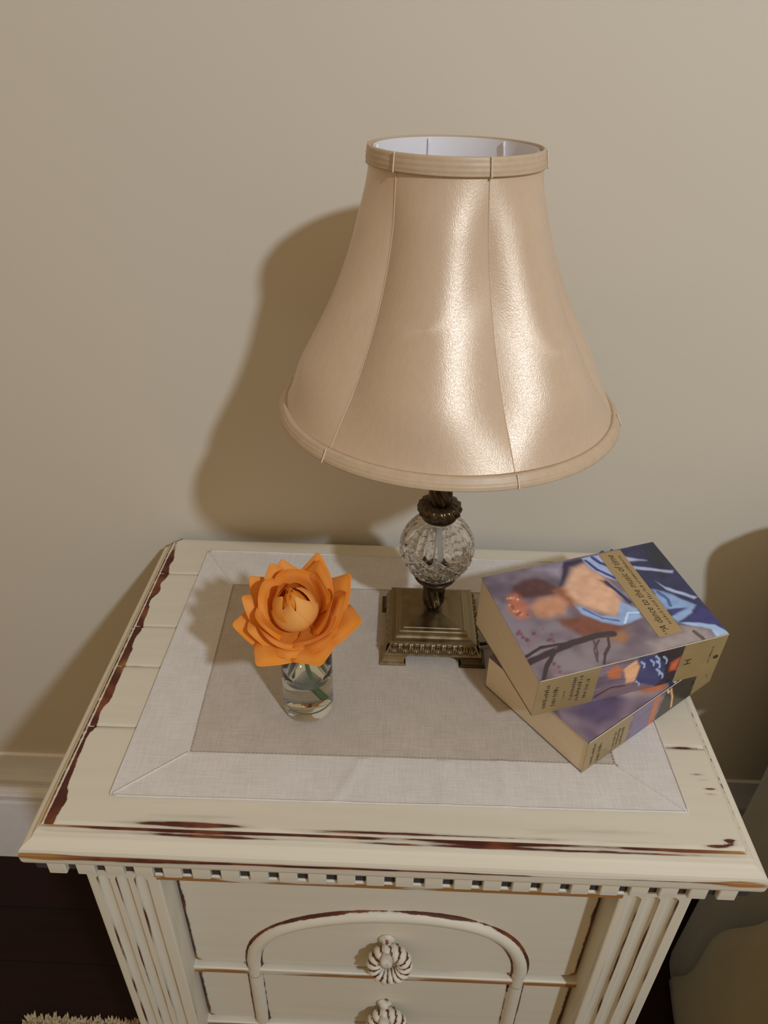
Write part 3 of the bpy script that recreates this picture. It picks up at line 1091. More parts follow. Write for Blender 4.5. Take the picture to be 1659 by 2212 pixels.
def art_upper(nx, ny):
    """painterly stand-in: patches of mauve, flesh, russet and blue, no picture"""
    S_, T_ = canvas(nx, ny)
    C = ground(S_, T_, (92, 78, 88), (126, 112, 118))
    C = C * (1 - 0.25 * smooth01(0.5 - T_, 0, .5)[..., None] * np.array([0, .1, .25]))
    fl = lambda *a, **k: fill(C, S_, T_, *a, **k)
    fl([(.25, .99), (.46, .99), (.40, .80), (.30, .93)], (138, 126, 138), soft=.05)
    fl([(0.239, 0.466), (0.363, 0.469), (0.541, 0.304), (0.677, 0.325), (0.469, 0.214), (0.312, 0.254), (0.245, 0.396)], (112, 66, 50), soft=.03)
    fl([(0.119, 0.868), (0.205, 0.903), (0.306, 0.862), (0.345, 0.747), (0.31, 0.679), (0.212, 0.686), (0.086, 0.718)], (82, 52, 50), soft=.025)
    fl([(0.302, 0.74), (0.39, 0.76), (0.43, 0.60), (0.36, 0.52), (0.32, 0.60)], (140, 84, 58), soft=.02)
    fl([(0.14, 0.63), (0.214, 0.694), (0.325, 0.687), (0.351, 0.591), (0.303, 0.494), (0.219, 0.479), (0.157, 0.513)], (176, 122, 94), soft=.03)
    fl([(0.072, 0.776), (0.125, 0.788), (0.153, 0.672), (0.125, 0.525), (0.062, 0.535), (0.035, 0.637)], (170, 100, 76), soft=.03)
    for i in range(16):
        x, y = 0.05 + 0.08 * random.random(), 0.56 + 0.2 * random.random()
        stroke(C, S_, T_, [(x, y), (x + 0.004, y + 0.004)], random.choice([(200, 150, 122), (146, 78, 60), (190, 128, 100)]), 0.009)
    fl([(0.345, 0.744), (0.458, 0.985), (0.57, 0.985), (0.562, 0.929), (0.474, 0.896), (0.378, 0.738)], (48, 42, 64))
    fl([(0.368, 0.738), (0.479, 0.91), (0.561, 0.94), (0.608, 0.791), (0.625, 0.588), (0.605, 0.432), (0.528, 0.355), (0.455, 0.445), (0.373, 0.568)], (198, 152, 122), soft=.035)
    fl([(0.56, .76), (0.61, 0.72), (.62, .60), (.58, .68)], (150, 90, 68), soft=.012)
    fl([(0.56, 0.985), (0.67, 0.985), (0.664, 0.683), (0.617, 0.742), (0.563, 0.871)], (150, 156, 188))
    stroke(C, S_, T_, [(.575, .95), (.60, .84), (.66, .72)], (50, 62, 110), .010)
    stroke(C, S_, T_, [(.62, .97), (.64, .90), (.665, .86)], (50, 62, 110), .012)
    fl([(0.367, 0.565), (0.408, 0.511), (0.468, 0.412), (0.542, 0.372), (0.600, 0.493), (0.66, 0.40), (0.655, 0.308), (0.531, 0.277), (0.446, 0.352), (0.374, 0.464)], (132, 150, 184))
    stroke(C, S_, T_, [(.40, .50), (.46, .385), (.53, .33)], (88, 98, 140), .008)
    stroke(C, S_, T_, [(.55, .30), (.60, .38), (.65, .36)], (176, 190, 212), .007)
    stroke(C, S_, T_, [(.60, .70), (.625, .58), (.645, .47)], (44, 48, 84), .012)
    fl([(0.79, 0.99), (1.02, 1.02), (1.02, -0.02), (0.959, 0.071), (0.79, 0.177), (0.785, 0.5)], (44, 46, 72), soft=.008)
    fl([(.93, .99), (1.02, 1.02), (1.02, .75), (.90, .60), (.88, .8)], (36, 40, 46), soft=.06)
    fl([(0.785, 0.92), (0.889, 0.825), (0.785, 0.85)], (158, 156, 186))
    fl([(0.781, 0.805), (0.985, 0.67), (0.968, 0.645), (0.785, 0.772)], (150, 152, 180), soft=.008)
    fl([(0.849, 0.613), (0.882, 0.53), (0.999, 0.374), (0.969, 0.357), (0.868, 0.51)], (150, 158, 186), soft=.008)
    fl([(0.80, 0.54), (0.849, 0.503), (0.96, 0.31), (0.93, 0.27), (0.79, 0.324), (0.79, 0.456)], (120, 142, 176))
    stroke(C, S_, T_, [(.82, .50), (.84, .42), (.83, .36)], (70, 86, 130), .012)
    fl([(.80, .335), (.92, .30), (.81, .265)], (52, 54, 100), soft=.008)
    fl([(0.79, 0.262), (0.947, 0.318), (0.91, 0.245), (0.80, 0.195)], (132, 150, 184))
    fl([(.80, .19), (.90, .24), (.96, .30), (1.02, .22), (1.01, .03), (.92, .13)], (50, 50, 96), soft=.012)
    fl([(0.796, 0.200), (0.899, 0.155), (0.97, 0.10), (1.01, 0.0), (0.931, 0.0), (0.934, 0.073)], (148, 166, 196), soft=.008)
    fl([(0.58, 0.10), (0.789, 0.115), (0.80, 0.185), (0.92, 0.085), (0.925, -0.02), (0.60, -0.02)], (142, 126, 124), soft=.03)
    stroke(C, S_, T_, [(.845, .09), (.86, .03), (.86, .0)], (84, 70, 62), .012)
    fl([(0.397, 0.218), (0.522, 0.254), (0.55, 0.198), (0.486, 0.129), (0.44, 0.17)], (142, 98, 68), soft=.03)
    br = (58, 46, 48)
    stroke(C, S_, T_, [(-0.012, 0.164), (0.128, 0.204), (0.246, 0.238), (0.384, 0.25), (0.464, 0.233)], br, .021)
    stroke(C, S_, T_, [(0.0, 0.215), (0.089, 0.262), (0.168, 0.254), (0.246, 0.238)], br, .010)
    stroke(C, S_, T_, [(0.021, 0.0), (0.066, 0.099), (0.136, 0.192)], br, .013)
    stroke(C, S_, T_, [(0.376, 0.21), (0.325, 0.14), (0.308, 0.044)], (84, 62, 62), .006)
    stroke(C, S_, T_, [(0.35, 0.21), (0.335, 0.12), (0.312, 0.06)], (84, 62, 62), .006)
    stroke(C, S_, T_, [(0.431, 0.23), (0.405, 0.141), (0.363, 0.087), (0.332, 0.017)], (70, 52, 52), .009)
    for i in range(26):
        x, y = random.choice([(0.03, .40), (.06, .33), (.16, .32), (.10, .07)])
        x += random.gauss(0, .02); y += random.gauss(0, .035)
        stroke(C, S_, T_, [(x, y), (x + .006, y + .006)], random.choice([(112, 74, 78), (96, 64, 70), (130, 92, 92)]), .010, .8)
    return C


def art_lower(nx, ny):
    S_, T_ = canvas(nx, ny)
    C = ground(S_, T_, (92, 76, 92), (122, 104, 112))
    fl = lambda *a, **k: fill(C, S_, T_, *a, **k)
    fl([(.05, .30), (.28, .30), (.40, .16), (.22, .0), (.10, .05)], (84, 70, 92), soft=.05)
    fl([(.25, .40), (.50, .36), (.62, .10), (.50, -.02), (.36, .10)], (148, 130, 126), soft=.05)
    fl([(.40, .20), (.60, .16), (.66, .06), (.55, .01), (.46, .05)], (176, 104, 66), soft=.02)
    fl([(.0, .25), (.04, 1.0), (.20, 1.0), (.10, .5)], (40, 26, 20), soft=.03)
    fl([(.56, -.02), (.66, .12), (.80, .12), (.80, -.02)], (44, 46, 72), soft=.01)
    stroke(C, S_, T_, [(.63, .01), (.68, .05), (.72, .05)], (170, 176, 190), .009)
    fl([(.76, -.02), (.80, .2), (1.02, .2), (1.02, -.02)], (118, 96, 56), soft=.01)
    fl([(.80, .03), (.86, .09), (.95, .05)], (196, 150, 84), soft=.02)
    return C


def art_spine(nx, ny, lower):
    S_, T_ = canvas(nx, ny)
    C = ground(S_, T_, (92, 76, 88), (118, 100, 108), 9)
    ax = 0.22
    fl = lambda p, c, soft=.01: fill(C, S_, T_, p, c, soft=soft, ax=ax)
    if not lower:
        fl([(0.347, 0.80), (0.398, 0.926), (0.441, 0.758), (0.437, 0.507), (0.373, 0.556)], (168, 92, 58))
        fl([(0.44, 0.75), (0.497, 0.92), (0.535, 0.709), (0.53, 0.30), (0.48, 0.30)], (206, 152, 112))
        fl([(0.60, 1.02), (0.78, 1.02), (0.78, -.02), (0.66, -.02)], (46, 38, 44))
        fl([(0.497, 1.02), (0.593, 0.96), (0.68, 0.6), (0.70, 0.227), (0.66, 0.02), (0.53, 0.25), (.53, .7)], (54, 58, 96))
        for i in range(9):
            x, y = .52 + .15 * random.random(), .15 + .75 * random.random()
            stroke(C, S_, T_, [(x, y), (x + .025, y - .1), (x + .03, y - .2)], (156, 170, 200), .005, .9, ax)
        fl([(0.704, 0.60), (0.757, 0.72), (0.757, 0.35), (0.712, 0.35)], (178, 84, 56), .015)
        fl([(.34, .35), (.50, .30), (.62, .05), (.34, -.02)], (112, 88, 92), .02)
        stroke(C, S_, T_, [(.32, .12), (.40, .3), (.48, .25)], (70, 50, 54), .006, 1, ax)
        g1, g2 = .312, .760
    else:
        fl([(.32, 1.02), (.5, 1.02), (.5, -.02), (.33, -.02)], (104, 90, 112), .02)
        fl([(0.475, -.02), (0.47, .9), (0.52, 1.02), (0.525, -.02)], (160, 92, 62), .012)
        fl([(0.525, -.02), (0.56, 1.02), (0.83, 1.02), (0.83, -.02)], (52, 46, 40), .012)
        stroke(C, S_, T_, [(.60, .9), (.64, .5), (.66, .1)], (196, 146, 92), .009, 1, ax)
        stroke(C, S_, T_, [(.57, .95), (.59, .8)], (180, 170, 160), .008, 1, ax)
        g1, g2 = .308, .825
    gold = np.array(lin(126, 105, 70, GK))
    tone = (0.92 + 0.16 * n2(S_ * 14, T_ * 4, 8))[..., None]
    for m in (S_ < g1, S_ > g2):
        C[m] = (gold * tone)[m]
    return C


def text_mesh(s, size, shear=0.0):
    cu = bpy.data.curves.new('txt', 'FONT')
    cu.body = s
    cu.size = size
    cu.shear = shear
    cu.resolution_u = 3
    o = bpy.data.objects.new('txt', cu)
    COL.objects.link(o)
    dg = bpy.context.evaluated_depsgraph_get()
    me = bpy.data.meshes.new_from_object(o.evaluated_get(dg))
    v = np.array([tuple(q.co) for q in me.vertices])
    f = [tuple(p.vertices) for p in me.polygons]
    bpy.data.objects.remove(o)
    bpy.data.curves.remove(cu)
    bpy.data.meshes.remove(me)
    return v, f


def bars(n, length, h, seed):
    """illegible small print: a row of short strokes"""
    r = random.Random(seed)
    out, x = [], 0.0
    while x < length:
        wd = h * r.uniform(0.25, 0.55)
        hh = h * r.uniform(0.55, 1.0)
        out.append((np.array([(x, 0, 0), (x + wd * .5, 0, 0), (x + wd * .5, hh, 0), (x, hh, 0)]), [(0, 1, 2, 3)]))
        if r.random() < .6:
            out.append((np.array([(x, hh * .45, 0), (x + wd, hh * .45, 0), (x + wd, hh * .62, 0), (x, hh * .62, 0)]), [(0, 1, 2, 3)]))
        x += wd + h * (0.2 if r.random() < .84 else 0.55)
    return join(*out)


def book(label, corners, art, lower):
    """corners: flb frb brb blb flt frt brt blt (f = spine side, l = head end), table frame"""
    K = np.array(corners, float)
    base_ = K[:4].mean(0)
    bk = thing('book', label, 'book', (base_[0], base_[1], ZT + base_[2]))

    def H(s, t, u):
        s, t, u = (np.asarray(q, float)[..., None] for q in (s, t, u))
        lo = (K[0] * (1 - s) + K[1] * s) * (1 - t) + (K[3] * (1 - s) + K[2] * s) * t
        hi = (K[4] * (1 - s) + K[5] * s) * (1 - t) + (K[7] * (1 - s) + K[6] * s) * t
        return lo * (1 - u) + hi * u

    def bp(name, v, f, mat, parent=None, **kw):
        return mk(name, np.asarray(v) - base_, f, mat, parent if parent is not None else bk, **kw)
    L = np.linalg.norm(K[5] - K[4]); B = np.linalg.norm(K[7] - K[4]); T = np.linalg.norm(K[4] - K[0])
    c = 0.0007 / T                                  # card thickness as a share of the spine's height
    # page block with slightly uneven, rounded leaves
    ns_, nt_, nz_ = 2, 40, 26
    inset = 0.0006

    def hexa(s0, s1, t0, t1, u0, u1, name, mat, parent=None):
        P = [H(s, t, u) for u in (u0, u1) for t in (t0, t1) for s in (s0, s1)]
        return bp(name, P, [(0, 2, 3, 1), (4, 5, 7, 6), (0, 1, 5, 4), (2, 6, 7, 3), (0, 4, 6, 2), (1, 3, 7, 5)], mat, parent)
    hexa(inset / L, 1 - inset / L, 0.0009 / B, 1 - inset / B, c, 1 - c, 'page_block', PAPER)
    # covers and spine: grids carrying the printed colour, closed with a thin rim
    nx, ny = (300, 200) if not lower else (200, 132)

    def card(name, nx, ny, fn, inner, C):
        P, F = grid(nx, ny, lambda U, Vv: fn(U, Vv))
        ring = list(range(nx)) + [j * nx + nx - 1 for j in range(1, ny)] + [(ny - 1) * nx + i for i in range(nx - 2, -1, -1)] + [j * nx for j in range(ny - 2, 0, -1)]
        us = np.array([(i % nx) / (nx - 1) for i in ring]); vs = np.array([(i // nx) / (ny - 1) for i in ring])
        SV = inner(us, vs)
        m = len(P)
        F = F + [(ring[i], m + i, m + (i + 1) % len(ring), ring[(i + 1) % len(ring)]) for i in range(len(ring))]
        F.append(tuple(range(m, m + len(ring)))[::-1])
        rgb = C.reshape(-1, 3)
        cc = np.ones((len(P) + len(SV), 4)); cc[:len(P), :3] = rgb; cc[len(P):, :3] = (0.62, 0.55, 0.45)
        return bp(name, np.concatenate([P, SV]), F, PRINT, cols=cc)
    fc = card('front_cover', nx, ny, lambda U, Vv: H(U, Vv, np.ones_like(U)), lambda U, Vv: H(U, Vv, np.full_like(U, 1 - c)), art(nx, ny))
    sx_, sy_ = 240, 44
    spn = card('spine', sx_, sy_, lambda U, Vv: H(U, np.zeros_like(U), Vv), lambda U, Vv: H(U, np.full_like(U, 0.0009 / B), Vv), art_spine(sx_, sy_, lower))
    hexa(0, 1, 0.0002, 1, 0, c, 'back_cover', simple('plain_back_cover', (0.20, 0.16, 0.11), 0.4))

    ev, ef = tube([H(q, 0.0, 1.0) for q in np.linspace(0.002, 0.998, 30)], 0.00045, 6)
    bp('spine_fold', ev, ef, FOLD, smooth=True)

    # print laid on the faces: local frame (reading direction, up direction)
    def lay(v, f, place, name, parent, mat=INK):
        return bp(name, np.array([place(p[0], p[1]) for p in v]), f, mat, parent)
    lift = 0.00025
    nc = np.cross(K[5] - K[4], K[7] - K[4]); nc /= np.linalg.norm(nc)
    nsn = np.cross(K[1] - K[0], K[4] - K[0]); nsn /= np.linalg.norm(nsn)

    def oncover(s0, t0):       # reading direction spine -> fore-edge, letters' tops towards the head
        return lambda x, y: H(s0 - y / L, t0 + x / B, 1.0) + nc * lift * 1.6

    def onspine(s0, u0):       # spine print: reading direction bottom cover -> front cover, tops towards the head
        return lambda x, y: H(s0 - y / L, 0.0, u0 + x / T) + nsn * lift
    if not lower:
        q = [H(s, t, 1.0) + nc * lift for s, t in ((0.6615, 0.112), (0.793, 0.112), (0.793, 0.986), (0.6615, 0.986))]
        lb = bp('title_label', q, [(0, 1, 2, 3)], simple('gold_label_print', lin(140, 114, 76, GK), 0.4, var=0.05))
        lb['label'] = 'gold title strip across the cover'
        v, f = text_mesh('A dance to the music of time', 0.0104, 0.35)
        v[:, 0] *= (0.80 * B) / v[:, 0].max()
        lay(v, f, oncover(0.7325, 0.155), 'title_lettering', fc)
        v, f = bars(0, 0.72 * B, 0.0036, 3)
        lay(v, f, oncover(0.7690, 0.20), 'small_lettering', fc)
        v, f = bars(0, 0.07 * B, 0.0030, 5)
        lay(v, f, oncover(0.712, 0.125), 'small_lettering', fc)
        rows = [(0.062, .17, .80, .0045), (0.110, .18, .74, .0050), (0.150, .35, .55, .002), (0.196, .24, .88, .0042), (0.228, .18, .86, .0042), (0.268, .20, .74, .0042)]
    else:
        rows = [(0.062, .12, .78, .0040), (0.110, .10, .66, .0045), (0.212, .08, .70, .0040), (0.238, .08, .70, .0040), (0.268, .08, .66, .0040)]
    for i, (s0, u0, u1, h) in enumerate(rows):
        v, f = bars(0, (u1 - u0) * T, h, 11 + i)
        lay(v, f, onspine(s0, u0), 'spine_lettering', spn)
    v, f = text_mesh('H', 0.0105)
    lay(v, f, onspine(0.826, .42), 'spine_letter', spn)
    v, f = bars(0, 0.45 * T, 0.0022, 31)
    lay(v, f, onspine(0.938, .32), 'spine_lettering', spn)
    th = np.linspace(0, 2 * PI, 18, endpoint=False)
    lay(np.c_[0.0022 * np.cos(th), 0.0030 * np.sin(th), th * 0], [tuple(range(18))], onspine(0.972, .45), 'publisher_mark', spn)
    return bk


c37, s37 = math.cos(math.radians(37.45)), math.sin(math.radians(37.45))
e1, e2 = np.array([c37, s37, 0]), np.array([-s37, c37, 0])
q0 = np.array([0.1715, -0.3467, ZM + 0.0004])
BL_, BB_, T2 = 0.1983, 0.130, 0.0402
lo = [q0, q0 + e1 * BL_, q0 + e1 * BL_ + e2 * BB_, q0 + e2 * BB_]
book('thick paperback with purple cloudy cover lying underneath the other book', lo + [p + np.array([0, 0, T2]) for p in lo], art_lower, True)
zb = q0[2] + T2 + 0.0002
c19, s19 = math.cos(math.radians(19.08)), math.sin(math.radians(19.08))
f1, f2 = np.array([c19, s19, 0]), np.array([-s19, c19, 0])
p0 = np.array([0.1250, -0.3185, zb])
lo = [p0, p0 + f1 * BL_, p0 + f1 * BL_ + f2 * BB_, p0 + f2 * BB_]
hi = [np.array(q) for q in ((0.1255, -0.3210, 0.0892), (0.3128, -0.2560, 0.0945), (0.2704, -0.1350, 0.1134), (0.0830, -0.1997, 0.1081))]
book('thick paperback with gold title strip on its cover, lying on another book', lo + hi, art_upper, False)

# ------------------------------------------------------------------ glass vase, water and rose
VX, VY = -0.0850, -0.2785
vo = (VX, VY, ZT + 0.0012)
VG = glass('pale_green_glass', (0.925, 0.975, 0.945), 1.48)
vase_prof = [(0.002, 0.0), (0.017, 0.0), (0.0215, 0.0010), (0.0238, 0.0035), (0.0245, 0.008), (0.0246, 0.03), (0.0243, 0.06), (0.0240, 0.086), (0.0236, 0.0885), (0.0228, 0.0892), (0.0218, 0.0885), (0.0213, 0.086),
             (0.0214, 0.06), (0.0214, 0.0462), (0.0208, 0.0452), (0.0190, 0.0447), (0.002, 0.0446)]        # closed at the waterline
v, f = lathe(vase_prof, 72)
tag(mk('glass_vase', v, f, VG, smooth=True), 'small straight pale green glass holding the orange rose', 'vase').location = vo
# the water lies inside the glass: its index is given against the glass round it (1.33 / 1.48)
v, f = lathe([(0.002, 0.0095), (0.014, 0.0098), (0.0188, 0.0115), (0.0207, 0.016), (0.0212, 0.03), (0.0212, 0.0440), (0.0200, 0.0443), (0.002, 0.0443)], 72)
wt = mk('water', v, f, glass('clear_water', (0.99, 0.997, 0.993), 0.90), smooth=True)
tag(wt, 'clear water in the lower half of the small glass', 'water').location = vo


def petal_mat():
    t = NT('orange_petal')
    at = t.n('ShaderNodeAttribute', attribute_name='tone')
    n = t.noise(t.coord((1, 1, 1)), 120.0, 3.0)
    c = t.mix(at.outputs['Fac'], (0.97, 0.34, 0.014), (1.0, 0.56, 0.16))
    c = t.mix(t.math('MULTIPLY', n, 0.25), c, (0.93, 0.31, 0.012))
    t.set(color=c, rough=0.55, spec=0.25)
    tr = t.n('ShaderNodeBsdfTranslucent')
    t.l(c, tr.inputs[0])
    mx = t.n('ShaderNodeMixShader')
    mx.inputs[0].default_value = 0.27
    t.l(t.b.outputs[0], mx.inputs[1]); t.l(tr.outputs[0], mx.inputs[2]); t.l(mx.outputs[0], t.out.inputs[0])
    return t.m


PET = petal_mat()
rose = thing('rose', 'open orange garden rose standing in the small glass', 'flower', (VX, VY, ZT + 0.012))
RO = np.array([VX, VY, 0.012])
flower_o = np.array([-0.0885, -0.2830, 0.1170])
tilt = math.radians(17)
ax_n = np.array([-0.10, -math.sin(tilt), math.cos(tilt)]); ax_n /= np.linalg.norm(ax_n)
ax_x = np.cross([0, 1.0, 0], ax_n); ax_x /= np.linalg.norm(ax_x)
ax_y = np.cross(ax_n, ax_x)
FM = np.stack([ax_x, ax_y, ax_n], 1) * 0.92


def petal(phi, half, rc, zc, rt, zt, curl=0.0, cup=1.0, point=0.25, tone=0.3, twist=0.0, seed=0, droop=0.0, pexp=2.2, roll=0.0, cusp=0.0):
    """phi: bearing of the petal; half: half angle it wraps; (rc,zc),(rt,zt): control point and rim of its section"""
    nu, nv = 23, 20
    r = random.Random(seed)
    ph1, ph2 = r.uniform(0, 6), r.uniform(0, 6)

    def fp(U, Vv):
        u = U * 2 - 1
        tip = 1 - point * np.abs(u) ** pexp + 0.03 * np.sin(u * 5 + ph1) * np.abs(u) + cusp * np.exp(-(u / 0.14) ** 2)
        v_ = Vv * tip
        R_ = (1 - v_) ** 2 * 0.003 + 2 * v_ * (1 - v_) * rc + v_ ** 2 * rt
        Z_ = 2 * v_ * (1 - v_) * zc + v_ ** 2 * zt
        wid = half * (0.50 + 0.50 * np.sin(np.clip(v_, 0, 1) * PI * 0.62))
        a = phi + u * wid + twist * v_
        fold = curl * np.abs(u) ** 3 * v_ ** 2
        R_ = R_ + fold * 0.3 + 0.0014 * v_ ** 3 * np.sin(u * 4 + ph2)
        rl = roll * smooth01(Vv, 0.72, 1.0) ** 2              # rim rolled outwards
        Z_ = Z_ - fold - droop * v_ ** 3 + 0.0024 * v_ ** 2 * np.sin(u * 3.4 + ph1) - rl * 0.8
        R_ = R_ + rl * 0.7
        x = R_ * np.cos(a); y = R_ * np.sin(a)
        lat = (a - phi)
        fx = R_ * np.cos(phi) - R_ * lat * np.sin(phi) * 0.92; fy = R_ * np.sin(phi) + R_ * lat * np.cos(phi) * 0.92
        x = x * cup + fx * (1 - cup); y = y * cup + fy * (1 - cup)
        return np.stack([x, y, Z_], 1)
    P, F = grid(nu, nv, fp)
    Vs = np.repeat(np.linspace(0, 1, nv), nu)
    Us = np.tile(np.linspace(-1, 1, nu), nv)
    tn = np.clip(tone + 0.45 * (Vs - 0.5) - 0.35 * np.abs(Us) ** 3 * Vs - 0.25 * smooth01(Vs, 0.85, 1.0) + 0.12 * np.sin(Us * 9 + seed), 0, 1)
    o = mk('petal', P @ FM.T + flower_o - RO, F, PET, rose, smooth=True, attrs=dict(tone=tn))
    md = o.modifiers.new('thickness', 'SOLIDIFY'); md.thickness = 0.0006; md.offset = 0
    sb = o.modifiers.new('round', 'SUBSURF'); sb.levels = 1; sb.render_levels = 1
    return o


d = math.radians
# tight heart of the bud
for i in range(3):
    petal(d(120 + 125 * i), d(95), 0.0190, 0.020, 0.0030 + 0.001 * i, 0.0480 - 0.001 * i, tone=0.35, twist=0.9, point=0.10, seed=i)
hv, hf = lathe([(0.0020, 0.004), (0.0080, 0.010), (0.0125, 0.020), (0.0125, 0.030), (0.0095, 0.038), (0.0055, 0.0432), (0.0015, 0.0448)], 36,
               lambda th, i, r, z: (r * (1 + 0.10 * np.abs(np.sin(1.5 * th + 60 * z))), np.full(len(th), z)))
mk('heart', hv @ FM.T + flower_o - RO, hf, PET, rose, smooth=True, attrs=dict(tone=np.full(len(hv), 0.2)))
# large petals wrapped over it, the front ones lying closed
for i, (a, rc, rt, zt, tn) in enumerate(((75, 0.0330, 0.0100, 0.0500, .3), (140, 0.0350, 0.0110, 0.0500, .3), (190, 0.0370, 0.0085, 0.0485, .45), (15, 0.0360, 0.0070, 0.0490, .75), (300, 0.0400, 0.0035, 0.0470, .95), (238, 0.0415, 0.0060, 0.0450, 1.0))):
    petal(d(a), d(66), rc, 0.017, rt, zt, tone=tn, twist=0.35, point=0.42, seed=10 + i, pexp=1.4)
# cupped petals standing round the bud, open behind
for i, (a, zt, rt) in enumerate(((95, 0.051, 0.0290), (150, 0.047, 0.0310), (198, 0.038, 0.0335), (42, 0.049, 0.0310), (355, 0.038, 0.0345))):
    petal(d(a), d(48), 0.0340, 0.006, rt, zt, curl=0.004, tone=0.35, point=0.30, seed=20 + i, roll=0.0045, pexp=1.7)
for i, (a, zt, rt) in enumerate(((228, 0.025, 0.0380), (318, 0.026, 0.0390))):
    petal(d(a), d(56), 0.0350, 0.004, rt, zt, curl=0.003, tone=0.45, point=0.30, seed=25 + i, roll=0.004, pexp=1.5)
# opened ring
for i, (a, zt, rt) in enumerate(((62, 0.041, 0.044), (120, 0.041, 0.043), (168, 0.031, 0.047), (205, 0.022, 0.046), (262, 0.014, 0.044), (318, 0.018, 0.046), (8, 0.032, 0.047))):
    petal(d(a), d(48), 0.0320, 0.001, rt, zt, curl=0.009, cup=0.70, tone=0.36, point=0.42, seed=30 + i, pexp=1.2, roll=0.005, cusp=0.05)
# outer petals, reflexed to points
for i, (a, zt, rt) in enumerate(((187, 0.015, 0.061), (240, 0.019, 0.059), (294, 0.017, 0.057), (349, 0.018, 0.061), (33, 0.030, 0.058), (70, 0.036, 0.055), (108, 0.035, 0.052), (143, 0.028, 0.056))):
    petal(d(a), d(50), 0.0330, 0.000, rt, zt, curl=0.010, cup=0.40, tone=0.34, point=0.50, seed=40 + i, pexp=1.05, droop=0.004, roll=0.003, cusp=0.07)
GREEN = simple('rose_green', (0.09, 0.17, 0.05), 0.5, var=0.2, scale=120)
st = catmull([flower_o + FM @ np.array([0, 0, 0.004]), flower_o + FM @ np.array([0, 0, -0.010]), np.array([-0.0875, -0.279, 0.070]), np.array([-0.0830, -0.276, 0.040]), np.array([-0.0770, -0.272, 0.0130])], 8)
v, f = tube(st - RO, np.interp(np.linspace(0, 1, len(st)), [0, .12, .3, 1], [0.0045, 0.0042, 0.0024, 0.0022]), 12)
mk('stem', v, f, GREEN, rose, smooth=True)
for k in range(5):
    a = k * 2 * PI / 5 + 0.4
    def fs(U, Vv):
        u = (U * 2 - 1) * 0.0042 * (1 - Vv) ** 0.8
        rr_ = 0.004 + 0.017 * Vv; z = -0.003 - 0.010 * Vv ** 1.5
        return np.stack([rr_ * math.cos(a) - u * math.sin(a), rr_ * math.sin(a) + u * math.cos(a), z], 1)
    P, F = grid(7, 10, fs)
    o = mk('sepal', P @ FM.T + flower_o - RO, F, GREEN, rose, smooth=True)
    md = o.modifiers.new('thickness', 'SOLIDIFY'); md.thickness = 0.0006; md.offset = 0

# ------------------------------------------------------------------ bed beside the nightstand
def fabric(name, a, b, sc=70.0):
    t = NT(name)
    n = t.noise(t.coord((sc, sc, sc * 0.15)), 1.0, 3.0)
    fn = t.noise(t.coord(), 700.0, 2.0)
    t.set(color=t.mix(n, a, b), rough=0.9, spec=0.1, sheen=0.2)
    t.bump(fn, 0.3, 0.0006)
    return t.m


bed = thing('bed', 'bed with a plain grey-olive bedspread hanging to the dark floor', 'bed', (1.1, -1.0, 0.0))
BO = np.array([1.1, -1.0, -ZT])
BX0, BX1, BY0, BY1, BZ = 0.500, 1.75, -1.95, -0.095, -0.145


def bedspread():
    # plan: rounded rectangle, section: rounded top edge falling to the floor
    nu = 420
    plan, nor = [], []
    rc = 0.062
    segs = [((BX0 + rc, BY0 + rc), PI, 1.5 * PI), ((BX1 - rc, BY0 + rc), 1.5 * PI, 2 * PI), ((BX1 - rc, BY1 - rc), 0, .5 * PI), ((BX0 + rc, BY1 - rc), .5 * PI, PI)]
    pts = []
    for (cx, cy), a0, a1 in segs:
        for a in np.linspace(a0, a1, 14):
            pts.append((cx + rc * math.cos(a), cy + rc * math.sin(a), math.cos(a), math.sin(a)))
    pts.append(pts[0])
    pts = np.array(pts)
    s = np.concatenate([[0], np.cumsum(np.hypot(np.diff(pts[:, 0]), np.diff(pts[:, 1])))])
    t = np.linspace(0, s[-1], nu, endpoint=False)
    X = np.stack([np.interp(t, s, pts[:, k]) for k in range(4)], 1)
    sec = [(-0.058, BZ + 0.001), (-0.05, BZ), (-0.03, BZ - 0.006), (-0.012, BZ - 0.022), (-0.003, BZ - 0.045), (0.0, BZ - 0.08), (0.0, BZ - 0.16),
           (0.002, BZ - 0.26), (0.004, BZ - 0.36), (0.006, BZ - 0.46), (0.008, BZ - 0.56), (0.009, -ZT + 0.006), (0.006, -ZT + 0.001)]
    V = []
    for i, (o, z) in enumerate(sec):
        k = np.clip((BZ - z) / 0.6, 0, 1)
        wob = 0.010 * k * np.sin(t * 26 + 1.2 * np.sin(t * 5)) + 0.006 * k * (n1(t * 9, 3) - 0.5)
        V.append(np.stack([X[:, 0] + X[:, 2] * (o + wob), X[:, 1] + X[:, 3] * (o + wob), np.full(nu, z)], 1))
    F = [(i * nu + j, i * nu + (j + 1) % nu, (i + 1) * nu + (j + 1) % nu, (i + 1) * nu + j) for i in range(len(sec) - 1) for j in range(nu)]
    V.append(np.array([[(BX0 + BX1) / 2, (BY0 + BY1) / 2, BZ + 0.004]]))
    cc = len(sec) * nu
    F += [(cc, j, (j + 1) % nu) for j in range(nu)]
    return np.concatenate(V), F


v, f = bedspread()
mk('bedspread', v - BO, f, fabric('grey_olive_cotton', (0.29, 0.25, 0.185), (0.36, 0.315, 0.235)), bed, smooth=True)
v, f = box(BX0 + 0.03, BX1 - 0.03, BY0 + 0.03, BY1 - 0.03, -ZT + 0.03, BZ - 0.03, 0.02)
mk('mattress', v - BO, f, simple('mattress_ticking', (0.5, 0.48, 0.42), 0.8), bed)


